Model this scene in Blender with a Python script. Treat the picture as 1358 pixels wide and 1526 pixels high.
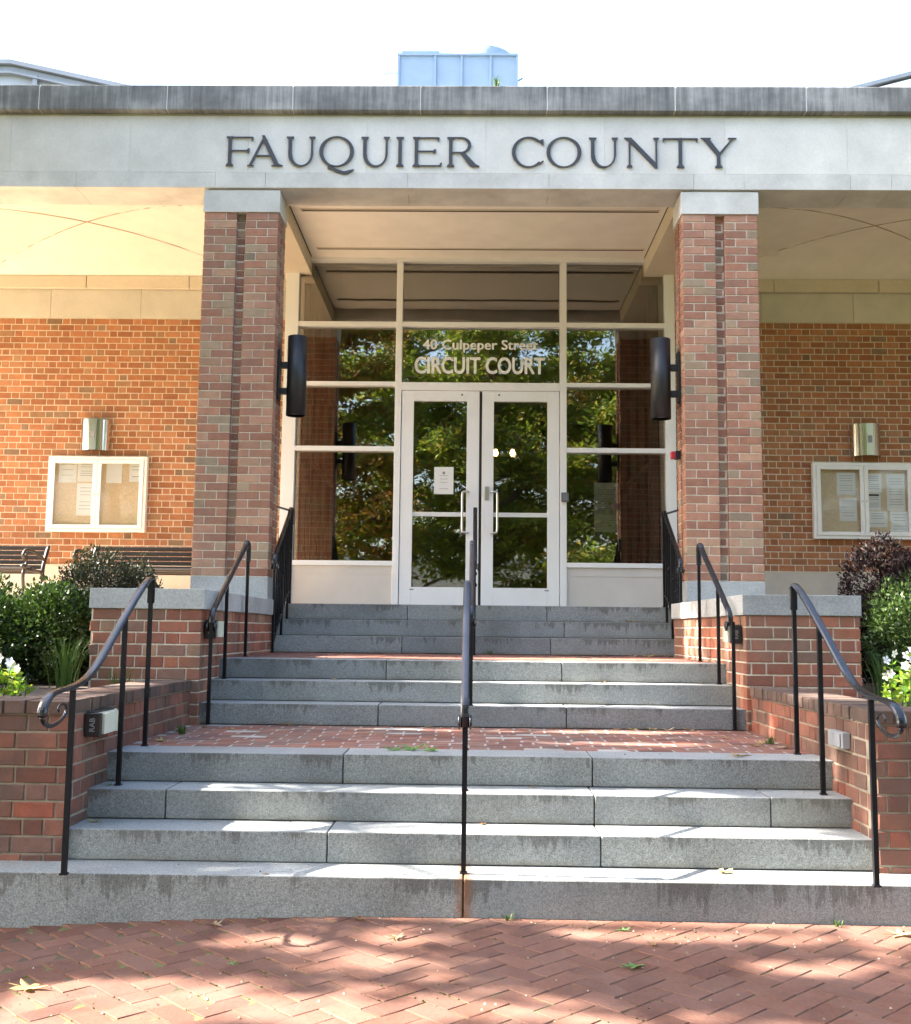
import bpy, bmesh, math, random
import numpy as np
from mathutils import Vector, Matrix, noise
random.seed(7); rnd = random.random
def U(a, b): return a + (b - a) * rnd()
SC = bpy.context.scene; COL = SC.collection
for o in list(bpy.data.objects): bpy.data.objects.remove(o)

# ------------------------------------------------------------------ camera
cam = bpy.data.objects.new('camera', bpy.data.cameras.new('camera')); COL.objects.link(cam)
cam.data.sensor_fit = 'HORIZONTAL'; cam.data.sensor_width = 36; cam.data.lens = 42.386
cam.data.clip_start = 0.05; cam.data.clip_end = 3000
F_ = Vector((-0.01658219, 0.99378551, 0.11006995)); R_ = Vector((0.99982088, 0.01547621, 0.01089476)); U_ = Vector((-0.00912359, -0.11023089, 0.99386413))
cam.matrix_world = Matrix(((R_.x, U_.x, -F_.x, 0), (R_.y, U_.y, -F_.y, 0), (R_.z, U_.z, -F_.z, 1.2732), (0, 0, 0, 1)))
SC.camera = cam
# ------------------------------------------------------------------ sky, sun, exposure
SUN_EL = math.radians(39); TS = Vector((-math.cos(SUN_EL) * 0.998, math.cos(SUN_EL) * 0.06, math.sin(SUN_EL))).normalized()
w = bpy.data.worlds.new("World"); SC.world = w; w.use_nodes = True
nt = w.node_tree; sky = nt.nodes.new('ShaderNodeTexSky'); sky.sky_type = 'NISHITA'; sky.sun_disc = False
sky.sun_elevation = SUN_EL; sky.sun_rotation = math.atan2(TS.x, TS.y); sky.air_density = 1.0; sky.dust_density = 4.0; sky.ozone_density = 1.0
bg = nt.nodes['Background']; nt.links.new(sky.outputs[0], bg.inputs[0]); bg.inputs[1].default_value = 0.128
sl = bpy.data.lights.new('sun', 'SUN'); sl.energy = 5.0; sl.angle = math.radians(0.53); sl.color = (1.0, 0.93, 0.82)
so = bpy.data.objects.new('sun', sl); COL.objects.link(so); so.rotation_euler = TS.to_track_quat('Z', 'Y').to_euler(); so.location = (-20, 0, 25)
SC.view_settings.view_transform = 'Standard'; SC.view_settings.look = 'None'; SC.view_settings.gamma = 1
SC.view_settings.use_curve_mapping = False
SC.view_settings.exposure = 2.93
SC.render.engine = 'CYCLES'
SC.cycles.max_bounces = 8; SC.cycles.diffuse_bounces = 5; SC.cycles.transparent_max_bounces = 12
SC.cycles.caustics_reflective = False; SC.cycles.caustics_refractive = False

# ------------------------------------------------------------------ helpers
Wp = {}
def wloc(p): return Wp.get(p.name, Vector((0, 0, 0))) if p is not None else Vector((0, 0, 0))
def link(o, parent, loc):
    COL.objects.link(o); loc = Vector(loc); Wp[o.name] = loc
    if parent is not None: o.parent = parent; o.location = loc - wloc(parent)
    else: o.location = loc
    return o
def tag(o, label=None, cat=None, group=None, kind=None):
    if label: o['label'] = label
    if cat: o['category'] = cat
    if group: o['group'] = group
    if kind: o['kind'] = kind
    return o
def thing(name, loc, label, cat, group=None):
    o = bpy.data.objects.new(name, None); o.empty_display_size = .1
    link(o, None, loc); return tag(o, label, cat, group)
class MB:
    def __init__(s): s.v = []; s.f = []; s.sm = False
    def add(s, vs, fs):
        n = len(s.v); s.v += [tuple(p) for p in vs]; s.f += [tuple(i + n for i in f) for f in fs]; return s
    def box(s, x0, x1, y0, y1, z0, z1):
        return s.add([(x0,y0,z0),(x1,y0,z0),(x1,y1,z0),(x0,y1,z0),(x0,y0,z1),(x1,y0,z1),(x1,y1,z1),(x0,y1,z1)],
                     [(0,3,2,1),(4,5,6,7),(0,1,5,4),(1,2,6,5),(2,3,7,6),(3,0,4,7)])
    def prism(s, pts, a0, a1, ax='y'):
        # polygon in the plane across ax, from a0 to a1
        n = len(pts)
        def m(p, a):
            return {'x': (a, p[0], p[1]), 'y': (p[0], a, p[1]), 'z': (p[0], p[1], a)}[ax]
        vs = [m(p, a0) for p in pts] + [m(p, a1) for p in pts]
        fs = [tuple(range(n))[::-1], tuple(range(n, 2*n))] + [(i, (i+1) % n, n + (i+1) % n, n + i) for i in range(n)]
        return s.add(vs, fs)
    def tube(s, path, r, n=8, cap=True, flat=None):
        path = [Vector(p) for p in path]; L = len(path)
        rs = r if isinstance(r, (list, tuple)) else [r] * L
        prev = None; rings = []
        for i, p in enumerate(path):
            t = (path[min(i+1, L-1)] - path[max(i-1, 0)])
            t = t.normalized() if t.length > 1e-9 else Vector((0, 0, 1))
            if prev is None:
                a = Vector((1, 0, 0)) if abs(t.x) < .9 else Vector((0, 1, 0))
                u = (a - t * a.dot(t)).normalized()
            else:
                u = (prev - t * prev.dot(t)).normalized()
            prev = u; v = t.cross(u)
            k = flat or 1.0
            rings.append([p + (u * math.cos(2*math.pi*j/n) + v * math.sin(2*math.pi*j/n) * k) * rs[i] for j in range(n)])
        vs = [q for rg in rings for q in rg]; fs = []
        for i in range(L-1):
            for j in range(n):
                a = i*n + j; b = i*n + (j+1) % n; fs.append((a, b, b+n, a+n))
        if cap: fs.append(tuple(range(n))[::-1]); fs.append(tuple(range((L-1)*n, L*n)))
        return s.add(vs, fs)
    def mesh(s, name, mat=None, smooth=False):
        me = bpy.data.meshes.new(name); me.from_pydata(s.v, [], s.f)
        if mat: me.materials.append(mat)
        if smooth: me.shade_smooth()
        me.update(); return me
    def build(s, name, mat, parent=None, loc=(0, 0, 0), smooth=False, bevel=0, fixn=False):
        me = s.mesh(name, mat, smooth)
        if bevel or fixn:
            bm = bmesh.new(); bm.from_mesh(me)
            if fixn: bmesh.ops.recalc_face_normals(bm, faces=bm.faces)
            if bevel: bmesh.ops.bevel(bm, geom=list(bm.edges), offset=bevel, segments=2, affect='EDGES', profile=.5)
            bm.to_mesh(me); bm.free()
        return link(bpy.data.objects.new(name, me), parent, loc)
def boxo(name, mat, parent, x0, x1, y0, y1, z0, z1, bevel=0.0):
    c = ((x0+x1)/2, (y0+y1)/2, z0)
    return MB().box(x0-c[0], x1-c[0], y0-c[1], y1-c[1], 0, z1-z0).build(name, mat, parent, c, bevel=bevel)
def catmull(pts, n=6):
    P = [Vector(p) for p in pts]; P = [2*P[0]-P[1]] + P + [2*P[-1]-P[-2]]; out = []
    for i in range(1, len(P)-2):
        a, b, c, d = P[i-1], P[i], P[i+1], P[i+2]
        for k in range(n):
            t = k/n; out.append(.5*((2*b) + (c-a)*t + (2*a-5*b+4*c-d)*t*t + (3*b-a-3*c+d)*t**3))
    out.append(P[-2]); return out

# ------------------------------------------------------------------ materials
def newmat(name):
    m = bpy.data.materials.new(name); m.use_nodes = True; return m, m.node_tree, m.node_tree.nodes['Principled BSDF']
class G:
    def __init__(s, nt): s.nt = nt
    def n(s, typ, **kw):
        nd = s.nt.nodes.new(typ)
        for k, v in kw.items():
            if k in nd.inputs.keys() if isinstance(k, str) else False: nd.inputs[k].default_value = v
            else: setattr(nd, k, v)
        return nd
    def l(s, a, b): s.nt.links.new(a, b)
    def math(s, op, a, b=None, c=None):
        nd = s.nt.nodes.new('ShaderNodeMath'); nd.operation = op
        for i, x in enumerate((a, b, c)):
            if x is None: continue
            if isinstance(x, (int, float)): nd.inputs[i].default_value = x
            else: s.l(x, nd.inputs[i])
        return nd.outputs[0]
    def pos(s, scale=(1, 1, 1)):
        g = s.nt.nodes.new('ShaderNodeNewGeometry'); mp = s.nt.nodes.new('ShaderNodeMapping')
        mp.inputs['Scale'].default_value = scale; s.l(g.outputs['Position'], mp.inputs['Vector']); return mp.outputs[0]
    def noise(s, scale, detail=4, rough=.55, vec=None, stretch=None):
        nd = s.nt.nodes.new('ShaderNodeTexNoise'); nd.inputs['Scale'].default_value = scale; nd.inputs['Detail'].default_value = detail
        nd.inputs['Roughness'].default_value = rough
        s.l(vec if vec is not None else s.pos(stretch or (1, 1, 1)), nd.inputs['Vector']); return nd.outputs['Fac']
    def ramp(s, fac, stops, interp='LINEAR'):
        r = s.nt.nodes.new('ShaderNodeValToRGB'); r.color_ramp.interpolation = interp
        e = r.color_ramp.elements
        while len(e) < len(stops): e.new(0.5)
        for i, (p, c) in enumerate(stops):
            e[i].position = p; e[i].color = (c, c, c, 1) if isinstance(c, (int, float)) else (*c, 1)
        s.l(fac, r.inputs[0]); return r.outputs[0]
    def mix(s, fac, a, b, typ='MIX'):
        nd = s.nt.nodes.new('ShaderNodeMix'); nd.data_type = 'RGBA'; nd.blend_type = typ
        for i, x in ((0, fac), (6, a), (7, b)):
            if isinstance(x, (int, float)): nd.inputs[i].default_value = x if i == 0 else (x, x, x, 1)
            elif isinstance(x, tuple): nd.inputs[i].default_value = (*x, 1)
            else: s.l(x, nd.inputs[i])
        return nd.outputs[2]
    def bump(s, h, strength, dist, bsdf):
        b = s.nt.nodes.new('ShaderNodeBump'); b.inputs['Strength'].default_value = strength; b.inputs['Distance'].default_value = dist
        s.l(h, b.inputs['Height']); s.l(b.outputs[0], bsdf.inputs['Normal'])
def island_random(g):
    ge = g.nt.nodes.new('ShaderNodeNewGeometry'); oi = g.nt.nodes.new('ShaderNodeObjectInfo')
    return g.math('FRACT', g.math('ADD', g.math('MULTIPLY', ge.outputs['Random Per Island'], 7.31), g.math('MULTIPLY', oi.outputs['Random'], 3.77)))
def brick_mat(name, stops, dirt=None, dirtamt=.0, rough=.9, face=.35):
    m, nt, b = newmat(name); g = G(nt)
    c = g.ramp(island_random(g), stops, 'CONSTANT')
    r2 = g.math('FRACT', g.math('MULTIPLY', island_random(g), 17.3))
    c = g.mix(1.0, c, g.ramp(r2, [(0, .82), (1, 1.15)]), 'MULTIPLY')
    n1 = g.noise(14, 5, .6); c = g.mix(face, c, g.ramp(n1, [(.3, .55), (.55, 1.0), (.75, 1.45)]), 'MULTIPLY')
    n2 = g.noise(70, 5, .7, stretch=(1, 1, 2.4)); c = g.mix(.5, c, g.ramp(n2, [(.3, .6), (.5, 1.0), (.72, 1.25)]), 'MULTIPLY')
    if dirt:
        n3 = g.noise(2.2, 6, .65); c = g.mix(g.ramp(n3, [(.42, 0.0), (.68, dirtamt)]), c, dirt)
    g.l(c, b.inputs['Base Color']); b.inputs['Roughness'].default_value = rough; b.inputs['Specular IOR Level'].default_value = .25
    g.bump(g.math('ADD', n2, n1), .55, .004, b); return m
def plain(name, col, rough=.6, var=.0, scale=6, metal=0, spec=.5, bump=0, bscale=150, stretch=None):
    m, nt, b = newmat(name); g = G(nt)
    b.inputs['Roughness'].default_value = rough; b.inputs['Metallic'].default_value = metal; b.inputs['Specular IOR Level'].default_value = spec
    n = g.noise(scale, 5, .6, stretch=stretch)
    c = g.mix(1.0, col, g.ramp(n, [(.3, 1 - var), (.7, 1 + var)]), 'MULTIPLY'); g.l(c, b.inputs['Base Color'])
    if bump: g.bump(g.noise(bscale, 4, .6), bump, .003, b)
    return m
BCOL = [(0, (.37,.178,.12)), (.22, (.42,.22,.15)), (.42, (.39,.197,.134)), (.6, (.44,.26,.175)), (.76, (.35,.172,.12)), (.89, (.38,.27,.18)), (.96, (.31,.235,.165))]
M = {}
M['brick_col'] = brick_mat('column_brick', BCOL, (.25,.2,.17), .25)
M['brick_wall'] = brick_mat('portico_wall_brick', [(0, (.41,.17,.080)), (.3, (.44,.192,.092)), (.52, (.385,.153,.074)), (.72, (.42,.195,.10)), (.88, (.38,.205,.11)), (.955, (.26,.16,.10))])
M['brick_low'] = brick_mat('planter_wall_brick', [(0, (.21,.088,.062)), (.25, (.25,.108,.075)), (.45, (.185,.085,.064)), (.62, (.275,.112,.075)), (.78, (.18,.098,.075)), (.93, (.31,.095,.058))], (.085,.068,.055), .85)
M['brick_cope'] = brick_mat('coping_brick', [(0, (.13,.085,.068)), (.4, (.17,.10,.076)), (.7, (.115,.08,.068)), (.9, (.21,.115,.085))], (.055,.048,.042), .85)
M['paver'] = brick_mat('paver_brick', [(0, (.152,.069,.047)), (.3, (.174,.083,.058)), (.55, (.138,.064,.046)), (.8, (.162,.082,.059))], (.22,.13,.10), .5, face=.2)
M['land_brick'] = brick_mat('landing_brick', [(0, (.23,.088,.063)), (.3, (.26,.115,.083)), (.55, (.18,.085,.07)), (.8, (.27,.115,.078))], (.15,.12,.10), .7)
M['floor_bounce'] = brick_mat('bounce_floor_brick', [(0, (.64,.49,.34)), (.5, (.68,.53,.38))])  # left floor paled to throw more bounce light onto wall and ceiling
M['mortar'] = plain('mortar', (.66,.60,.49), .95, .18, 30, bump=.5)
M['floor_dim'] = brick_mat('dimmed_floor_brick', [(0, (.22,.12,.08)), (.5, (.25,.14,.10))])  # same floor, darkened on the right to cut bounce light there
M['mortar_wall'] = plain('wall_mortar', (.62,.53,.41), .95, .1, 30, bump=.4)
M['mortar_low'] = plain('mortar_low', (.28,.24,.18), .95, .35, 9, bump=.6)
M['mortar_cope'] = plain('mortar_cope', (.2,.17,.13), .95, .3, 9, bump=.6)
M['mortar_land'] = plain('mortar_land', (.33,.31,.28), .95, .35, 5, bump=.4)

def granite_mat(name, base, streak=True, rust=False, speck=.55):
    m, nt, b = newmat(name); g = G(nt)
    v = g.noise(210, 3, .8); c = g.mix(1, base, g.ramp(v, [(.33, 1-speck), (.5, 1.0), (.66, 1+speck*.9)]), 'MULTIPLY')
    v2 = g.noise(75, 3, .7); c = g.mix(.7, c, g.ramp(v2, [(.35, .72), (.6, 1.12)]), 'MULTIPLY')
    oi = nt.nodes.new('ShaderNodeObjectInfo'); c = g.mix(1, c, g.ramp(oi.outputs['Random'], [(0, (.86,.87,.88)), (.5, (1.0,1.0,.98)), (1, (1.1,1.09,1.05))]), 'MULTIPLY')
    big = g.noise(1.6, 5, .6); c = g.mix(.9, c, g.ramp(big, [(.3, .72), (.5, 1.0), (.72, 1.2)]), 'MULTIPLY')
    if streak:
        tc = nt.nodes.new('ShaderNodeTexCoord'); sx = nt.nodes.new('ShaderNodeSeparateXYZ'); g.l(tc.outputs['Generated'], sx.inputs[0])
        ge = nt.nodes.new('ShaderNodeNewGeometry'); sn = nt.nodes.new('ShaderNodeSeparateXYZ'); g.l(ge.outputs['Normal'], sn.inputs[0])
        side = g.ramp(g.math('ABSOLUTE', sn.outputs[2]), [(.3, 1.0), (.6, 0.0)])
        st = g.noise(1, 5, .75, stretch=(30, 1, 3.5)); lg = g.noise(1, 4, .7, stretch=(2.3, 1, 1.6))
        hmask = g.math('ADD', g.math('MULTIPLY', sx.outputs[2], 1.0), g.math('MULTIPLY', g.math('SUBTRACT', st, .5), 2.4))
        k = g.ramp(g.math('MULTIPLY', hmask, g.ramp(lg, [(.32, .3), (.62, 1.3)])), [(.80, 0.0), (1.5, .52)])
        k = g.math('MULTIPLY', k, side)
        c = g.mix(k, c, (.07,.062,.052))
        # lighter upward faces, ochre stain at the foot
        c = g.mix(g.math('MULTIPLY', g.math('SUBTRACT', 1.0, side), .12), c, (.5,.5,.49))
        foot = g.math('MULTIPLY', g.ramp(sx.outputs[2], [(.0, .55), (.22, 0.0)]), g.ramp(lg, [(.42, 0.0), (.6, 1.0)]))
        c = g.mix(g.math('MULTIPLY', foot, side), c, (.17,.13,.075))
    if rust:
        sp = nt.nodes.new('ShaderNodeSeparateXYZ'); g.l(g.pos(), sp.inputs[0])
        wob = g.math('MULTIPLY', g.math('SUBTRACT', g.noise(9, 3), .5), .05)
        d = g.math('ABSOLUTE', g.math('ADD', g.math('ADD', sp.outputs[0], .03), wob))
        c = g.mix(g.ramp(d, [(.005, .85), (.05, 0.0)]), c, (.22,.10,.04))
    g.l(c, b.inputs['Base Color']); b.inputs['Roughness'].default_value = .8; b.inputs['Specular IOR Level'].default_value = .3
    g.bump(v, .35, .003, b); return m
M['granite'] = granite_mat('grey_granite', (.252,.262,.258))
M['granite_rust'] = granite_mat('grey_granite_rust', (.252,.262,.258), rust=True)
M['granite_light'] = granite_mat('pale_granite', (.40,.415,.42), streak=False, speck=.3)
def lime_mat(name, base, stain=0, dark=(.075,.077,.08), var=.12, warm=False):
    m, nt, b = newmat(name); g = G(nt)
    n = g.noise(2.3, 6, .62); c = g.mix(1, base, g.ramp(n, [(.3, 1-var), (.7, 1+var*.7)]), 'MULTIPLY')
    n2 = g.noise(45, 4, .6); c = g.mix(.6, c, g.ramp(n2, [(.35, .93), (.65, 1.05)]), 'MULTIPLY')
    oi = nt.nodes.new('ShaderNodeObjectInfo'); c = g.mix(1, c, g.ramp(oi.outputs['Random'], [(0, .93), (1, 1.05)]), 'MULTIPLY')
    if stain:
        st = g.noise(1, 5, .7, stretch=(16, 1, 1.1)); lg = g.noise(1, 5, .6, stretch=(1.3, 1, 2.0))
        k = g.ramp(g.math('ADD', g.math('MULTIPLY', st, .75), g.math('MULTIPLY', lg, .9)), [(.62, 0.0), (.86, .6), (1.05, stain)])
        c = g.mix(k, c, dark)
        pl = g.ramp(g.noise(1, 5, .75, stretch=(26, 1, 2.5)), [(.62, 0.0), (.74, .35)]); c = g.mix(pl, c, (.5,.5,.48))
    g.l(c, b.inputs['Base Color']); b.inputs['Roughness'].default_value = .85; b.inputs['Specular IOR Level'].default_value = .25
    g.bump(n2, .25, .003, b); return m
M['lime'] = lime_mat('limestone', (.70,.685,.645))
M['lime_l'] = lime_mat('limestone_lintel', (.64,.63,.60), var=.22)
M['cornice'] = lime_mat('weathered_limestone', (.42,.42,.41), stain=.82)
M['lime_w'] = lime_mat('warm_limestone', (.62,.58,.50))
M['soffit'] = lime_mat('soffit_stone', (.66,.58,.46), var=.06)
M['plaster'] = plain('ceiling_plaster', (.82,.78,.70), .9, .05, 3)
M['stucco'] = plain('stucco', (.58,.53,.46), .9, .08, 4, bump=.2)
M['groove'] = plain('dark_groove', (.05,.04,.03), .9)
M['white'] = plain('white_painted_metal', (.88,.88,.88), .35, .03, 3)
M['white_old'] = plain('white_aluminium', (.78,.78,.76), .4, .04, 3)
M['spandrel'] = plain('spandrel_panel', (.66,.61,.56), .6, .05, 3)
M['black'] = plain('black_iron', (.009,.010,.015), .24, .35, 25, spec=.6, bump=.15, bscale=90)
M['post'] = plain('black_iron_post', (.008,.008,.010), .5, .3, 25, spec=.2, bump=.15, bscale=90)
M['blackflat'] = plain('black_metal', (.011,.012,.014), .45, .1)
M['steel'] = plain('brushed_steel', (.62,.60,.57), .28, .06, 20, metal=1, stretch=(1, 1, .05))
M['chrome'] = plain('polished_steel', (.72,.70,.66), .17, .04, 8, metal=1)
M['letter'] = plain('bronze_letter', (.045,.045,.05), .45, .2, 10)
M['cork'] = plain('cork_board', (.72,.57,.38), .9, .12, 60)
M['paper'] = plain('white_paper', (.82,.82,.80), .8, .02)
M['ink'] = plain('printed_ink', (.22,.22,.24), .8)
M['inkdark'] = plain('dark_ink', (.03,.03,.035), .8)
M['vinyl'] = plain('white_vinyl', (.93,.93,.92), .7, spec=.1)
M['wood'] = plain('weathered_bench_wood', (.026,.018,.015), .6, .45, 9, stretch=(.6, 8, 8), bump=.3, bscale=60)
M['iron'] = plain('bench_iron', (.02,.015,.013), .5, .3, 12, spec=.5)
M['soil'] = plain('planter_soil', (.055,.04,.03), .95, .4, 20, bump=1, bscale=40)
M['room'] = plain('room_wall', (.09,.08,.07), .9)
M['roomfloor'] = plain('room_floor', (.07,.06,.05), .6)
M['roomceil'] = plain('room_ceiling', (.2,.18,.16), .9)
M['hvac'] = plain('painted_sheet_metal', (.20,.28,.38), .5, .06, 3)
M['hvac_w'] = plain('white_pipe', (.40,.44,.50), .5)
M['slate'] = plain('slate_roof', (.36,.37,.38), .6, .2, 8, stretch=(1,1,4))
M['leadgrey'] = plain('grey_roof_metal', (.24,.27,.31), .55, .12, 3)
M['cream'] = plain('cream_plastic', (.62,.62,.50), .4, .04)
M['rablack'] = plain('dark_bronze_box', (.025,.022,.022), .45)
M['greybox'] = plain('grey_box', (.27,.28,.30), .5, .06)
M['red'] = plain('red_plastic', (.42,.02,.04), .4)
M['keypad'] = plain('keypad_grey', (.16,.16,.17), .4, metal=.3)
M['asphalt'] = plain('far_ground', (.09,.10,.05), .95, .3, .7)
M['bark'] = plain('tree_bark', (.10,.075,.055), .95, .4, 12, stretch=(1, 1, .3), bump=.8, bscale=30)
M['block'] = plain('grey_block_wall', (.42,.43,.44), .9, .12, 5)
M['moss'] = None
def moss():
    m, nt, b = newmat('mossy_joint_sand'); g = G(nt)
    c = g.mix(g.ramp(g.noise(2.0, 5, .6), [(.44, 0.0), (.58, 1.0)]), (.085,.06,.042), (.13,.17,.045))
    c = g.mix(g.ramp(g.noise(60, 3), [(.35, .5), (.7, 0.0)]), c, (.03,.025,.02))
    g.l(c, b.inputs['Base Color']); b.inputs['Roughness'].default_value = 1; return m
M['moss'] = moss()
def leaf_mat(name, cols, trans=.35, rough=.5):
    m, nt, b = newmat(name); g = G(nt)
    c = g.ramp(island_random(g), [(i/len(cols), x) for i, x in enumerate(cols)], 'CONSTANT')
    g.l(c, b.inputs['Base Color']); b.inputs['Roughness'].default_value = rough; b.inputs['Specular IOR Level'].default_value = .25
    t = nt.nodes.new('ShaderNodeBsdfTranslucent'); g.l(g.mix(1, c, (1.5, 1.7, .8), 'MULTIPLY'), t.inputs['Color'])
    mx = nt.nodes.new('ShaderNodeMixShader'); mx.inputs[0].default_value = trans
    g.l(b.outputs[0], mx.inputs[1]); g.l(t.outputs[0], mx.inputs[2]); g.l(mx.outputs[0], nt.nodes['Material Output'].inputs[0]); return m
M['leaf_tree'] = leaf_mat('tree_leaf', [(.12,.17,.03), (.16,.21,.04), (.20,.23,.04), (.10,.14,.025), (.25,.20,.04), (.18,.22,.04)])
M['leaf_autumn'] = leaf_mat('autumn_leaf', [(.16,.15,.03), (.26,.15,.04), (.12,.15,.03), (.3,.13,.04), (.18,.17,.03)])
M['leaf_box'] = leaf_mat('boxwood_leaf', [(.035,.06,.016), (.048,.082,.022), (.028,.048,.016), (.062,.105,.028)], .15, .42)
M['leaf_dark'] = leaf_mat('purple_leaf', [(.022,.012,.015), (.03,.015,.019), (.018,.011,.014), (.042,.026,.022)], .1, .55)
M['leaf_grey'] = leaf_mat('bronze_green_leaf', [(.032,.036,.02), (.042,.045,.026), (.03,.024,.018), (.055,.06,.04)], .12, .45)
M['leaf_bright'] = leaf_mat('bright_leaf', [(.14,.22,.03), (.18,.27,.04), (.10,.19,.03), (.24,.28,.05)], .4, .4)
M['blade'] = leaf_mat('grass_blade', [(.06,.11,.03), (.09,.14,.04), (.05,.09,.025)], .3, .4)
M['petal'] = plain('white_petal', (.85,.85,.85), .6)
M['petal_red'] = plain('red_petal', (.5,.02,.03), .6)
M['dry'] = leaf_mat('dry_leaf', [(.26,.16,.08), (.32,.22,.12), (.2,.11,.06), (.36,.27,.16)], .2, .6)
M['dryyellow'] = leaf_mat('yellow_leaf', [(.38,.30,.10), (.42,.33,.14)], .2, .6)
M['leafgreen'] = leaf_mat('fallen_green_leaf', [(.16,.28,.09), (.2,.32,.12)], .3, .5)
def glass_mat(name, refl=.145, tint=(.62,.60,.56)):
    m, nt, b = newmat(name); g = G(nt); nt.nodes.remove(b)
    gl = nt.nodes.new('ShaderNodeBsdfGlossy'); gl.inputs['Roughness'].default_value = .012; gl.inputs['Color'].default_value = (.95,.95,.9,1)
    tr = nt.nodes.new('ShaderNodeBsdfTransparent'); tr.inputs['Color'].default_value = (*tint, 1)
    fr = nt.nodes.new('ShaderNodeFresnel'); fr.inputs['IOR'].default_value = 1.5
    mx = nt.nodes.new('ShaderNodeMixShader'); g.l(g.math('ADD', g.math('MULTIPLY', fr.outputs[0], .9 if refl > .1 else .5), refl), mx.inputs[0])
    g.l(tr.outputs[0], mx.inputs[1]); g.l(gl.outputs[0], mx.inputs[2]); g.l(mx.outputs[0], nt.nodes['Material Output'].inputs[0])
    bp = nt.nodes.new('ShaderNodeBump'); bp.inputs['Strength'].default_value = .06; bp.inputs['Distance'].default_value = .02
    g.l(g.noise(2.2, 2, .4), bp.inputs['Height']); g.l(bp.outputs[0], gl.inputs['Normal']); return m
M['glass'] = glass_mat('window_glass', .16, (.80,.78,.74))
M['glass_board'] = glass_mat('board_glass', .0, (1,1,1))
me_, nt_, b_ = newmat('lamp_glow'); b_.inputs['Emission Color'].default_value = (1, .62, .25, 1); b_.inputs['Emission Strength'].default_value = 4; M['glow'] = me_

# ------------------------------------------------------------------ bricks
BC = {}
def brick_mesh(l, d, h, mat, face):
    """box l long, d deep, h high with an eased front; face: '-y', '+x', '-x', 'z'"""
    v = random.randrange(4); key = (round(l, 3), round(d, 3), round(h, 3), mat.name, face, v)
    if key in BC: return BC[key]
    st = random.getstate(); random.seed(hash(key[:3]) + v * 31 + 5)
    c = .0035; j = lambda: U(-.0016, .0016)
    L, H = l/2, h/2; P = []
    for (dy, ins) in ((d, 0), (c, 0), (0, c)):
        for sx, sz in ((-1, -1), (1, -1), (1, 1), (-1, 1)):
            P.append((sx*(L-ins) + j()*(dy < d), dy + (U(-.0012, .0012) if dy == 0 else 0), sz*(H-ins) + j()*(dy < d)))
    fs = [(0, 3, 2, 1)[::-1]]
    for r in (0, 4):
        for i in range(4): fs.append((r+i, r+(i+1) % 4, r+4+(i+1) % 4, r+4+i))
    fs.append((8, 9, 10, 11))
    if face == '-y': Q = P
    elif face == '+x': Q = [(-y, x, z) for x, y, z in P]
    elif face == '-x': Q = [(y, -x, z) for x, y, z in P]
    elif face == '+y': Q = [(-x, -y, z) for x, y, z in P]
    elif face == 'z': Q = [(x, z, -y) for x, y, z in P]
    random.setstate(st)
    mb = MB(); mb.v = Q; mb.f = fs; me = mb.mesh('brick', mat)
    bm = bmesh.new(); bm.from_mesh(me); bmesh.ops.recalc_face_normals(bm, faces=bm.faces); bm.to_mesh(me); bm.free()
    BC[key] = me; return me
def lay(parent, bricks, mat, limit=300, key=None, name='brick'):
    """bricks: (a0,a1,z0,z1,facecoord,depth,face) a along x for -y, along y for +-x"""
    if key: bricks = sorted(bricks, key=key)
    rest = MB()
    for i, (a0, a1, z0, z1, fc, d, face) in enumerate(bricks):
        l, h = a1-a0, z1-z0; jt = U(-.0015, .0015)
        c = (a0+a1)/2, (z0+z1)/2
        loc = (c[0], fc+jt, c[1]) if face in ('-y', '+y') else (fc+jt, c[0], c[1])
        if i < limit:
            o = bpy.data.objects.new(name, brick_mesh(l, d, h, mat, face)); link(o, parent, loc)
        else:
            me = brick_mesh(l, d, h, mat, face)
            rest.add([(v.co.x+loc[0], v.co.y+loc[1], v.co.z+loc[2]) for v in me.vertices], [tuple(p.vertices) for p in me.polygons])
    if rest.v:
        o = rest.build(name, mat, parent, (0, 0, 0)); o['kind'] = 'stuff'
J = .0103
def flemish(a0, a1, z_top, rows, fc, d, face, course=.0813, shift=0, holes=(), k_=1.0):
    out = []; S, H = .1935*k_, .0913*k_; course *= k_; mod = S + H + 2*J
    for r in range(rows):
        z1 = z_top - r*course; z0 = z1 - course + J
        x = a0 - mod*2 + ((r % 2) * .5*mod + shift) % mod + U(-.004, .004)
        k = 0
        while x < a1:
            l = S if k % 2 == 0 else H; k += 1
            b0, b1 = max(x, a0), min(x+l, a1)
            if b1 - b0 > .018:
                cx, cz = (b0+b1)/2, (z0+z1)/2
                if not any(h[0] < cx < h[1] and h[2] < cz < h[3] for h in holes):
                    out.append((b0, b1, z0, z1, fc, d, face))
            x += l + J
    return out

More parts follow.
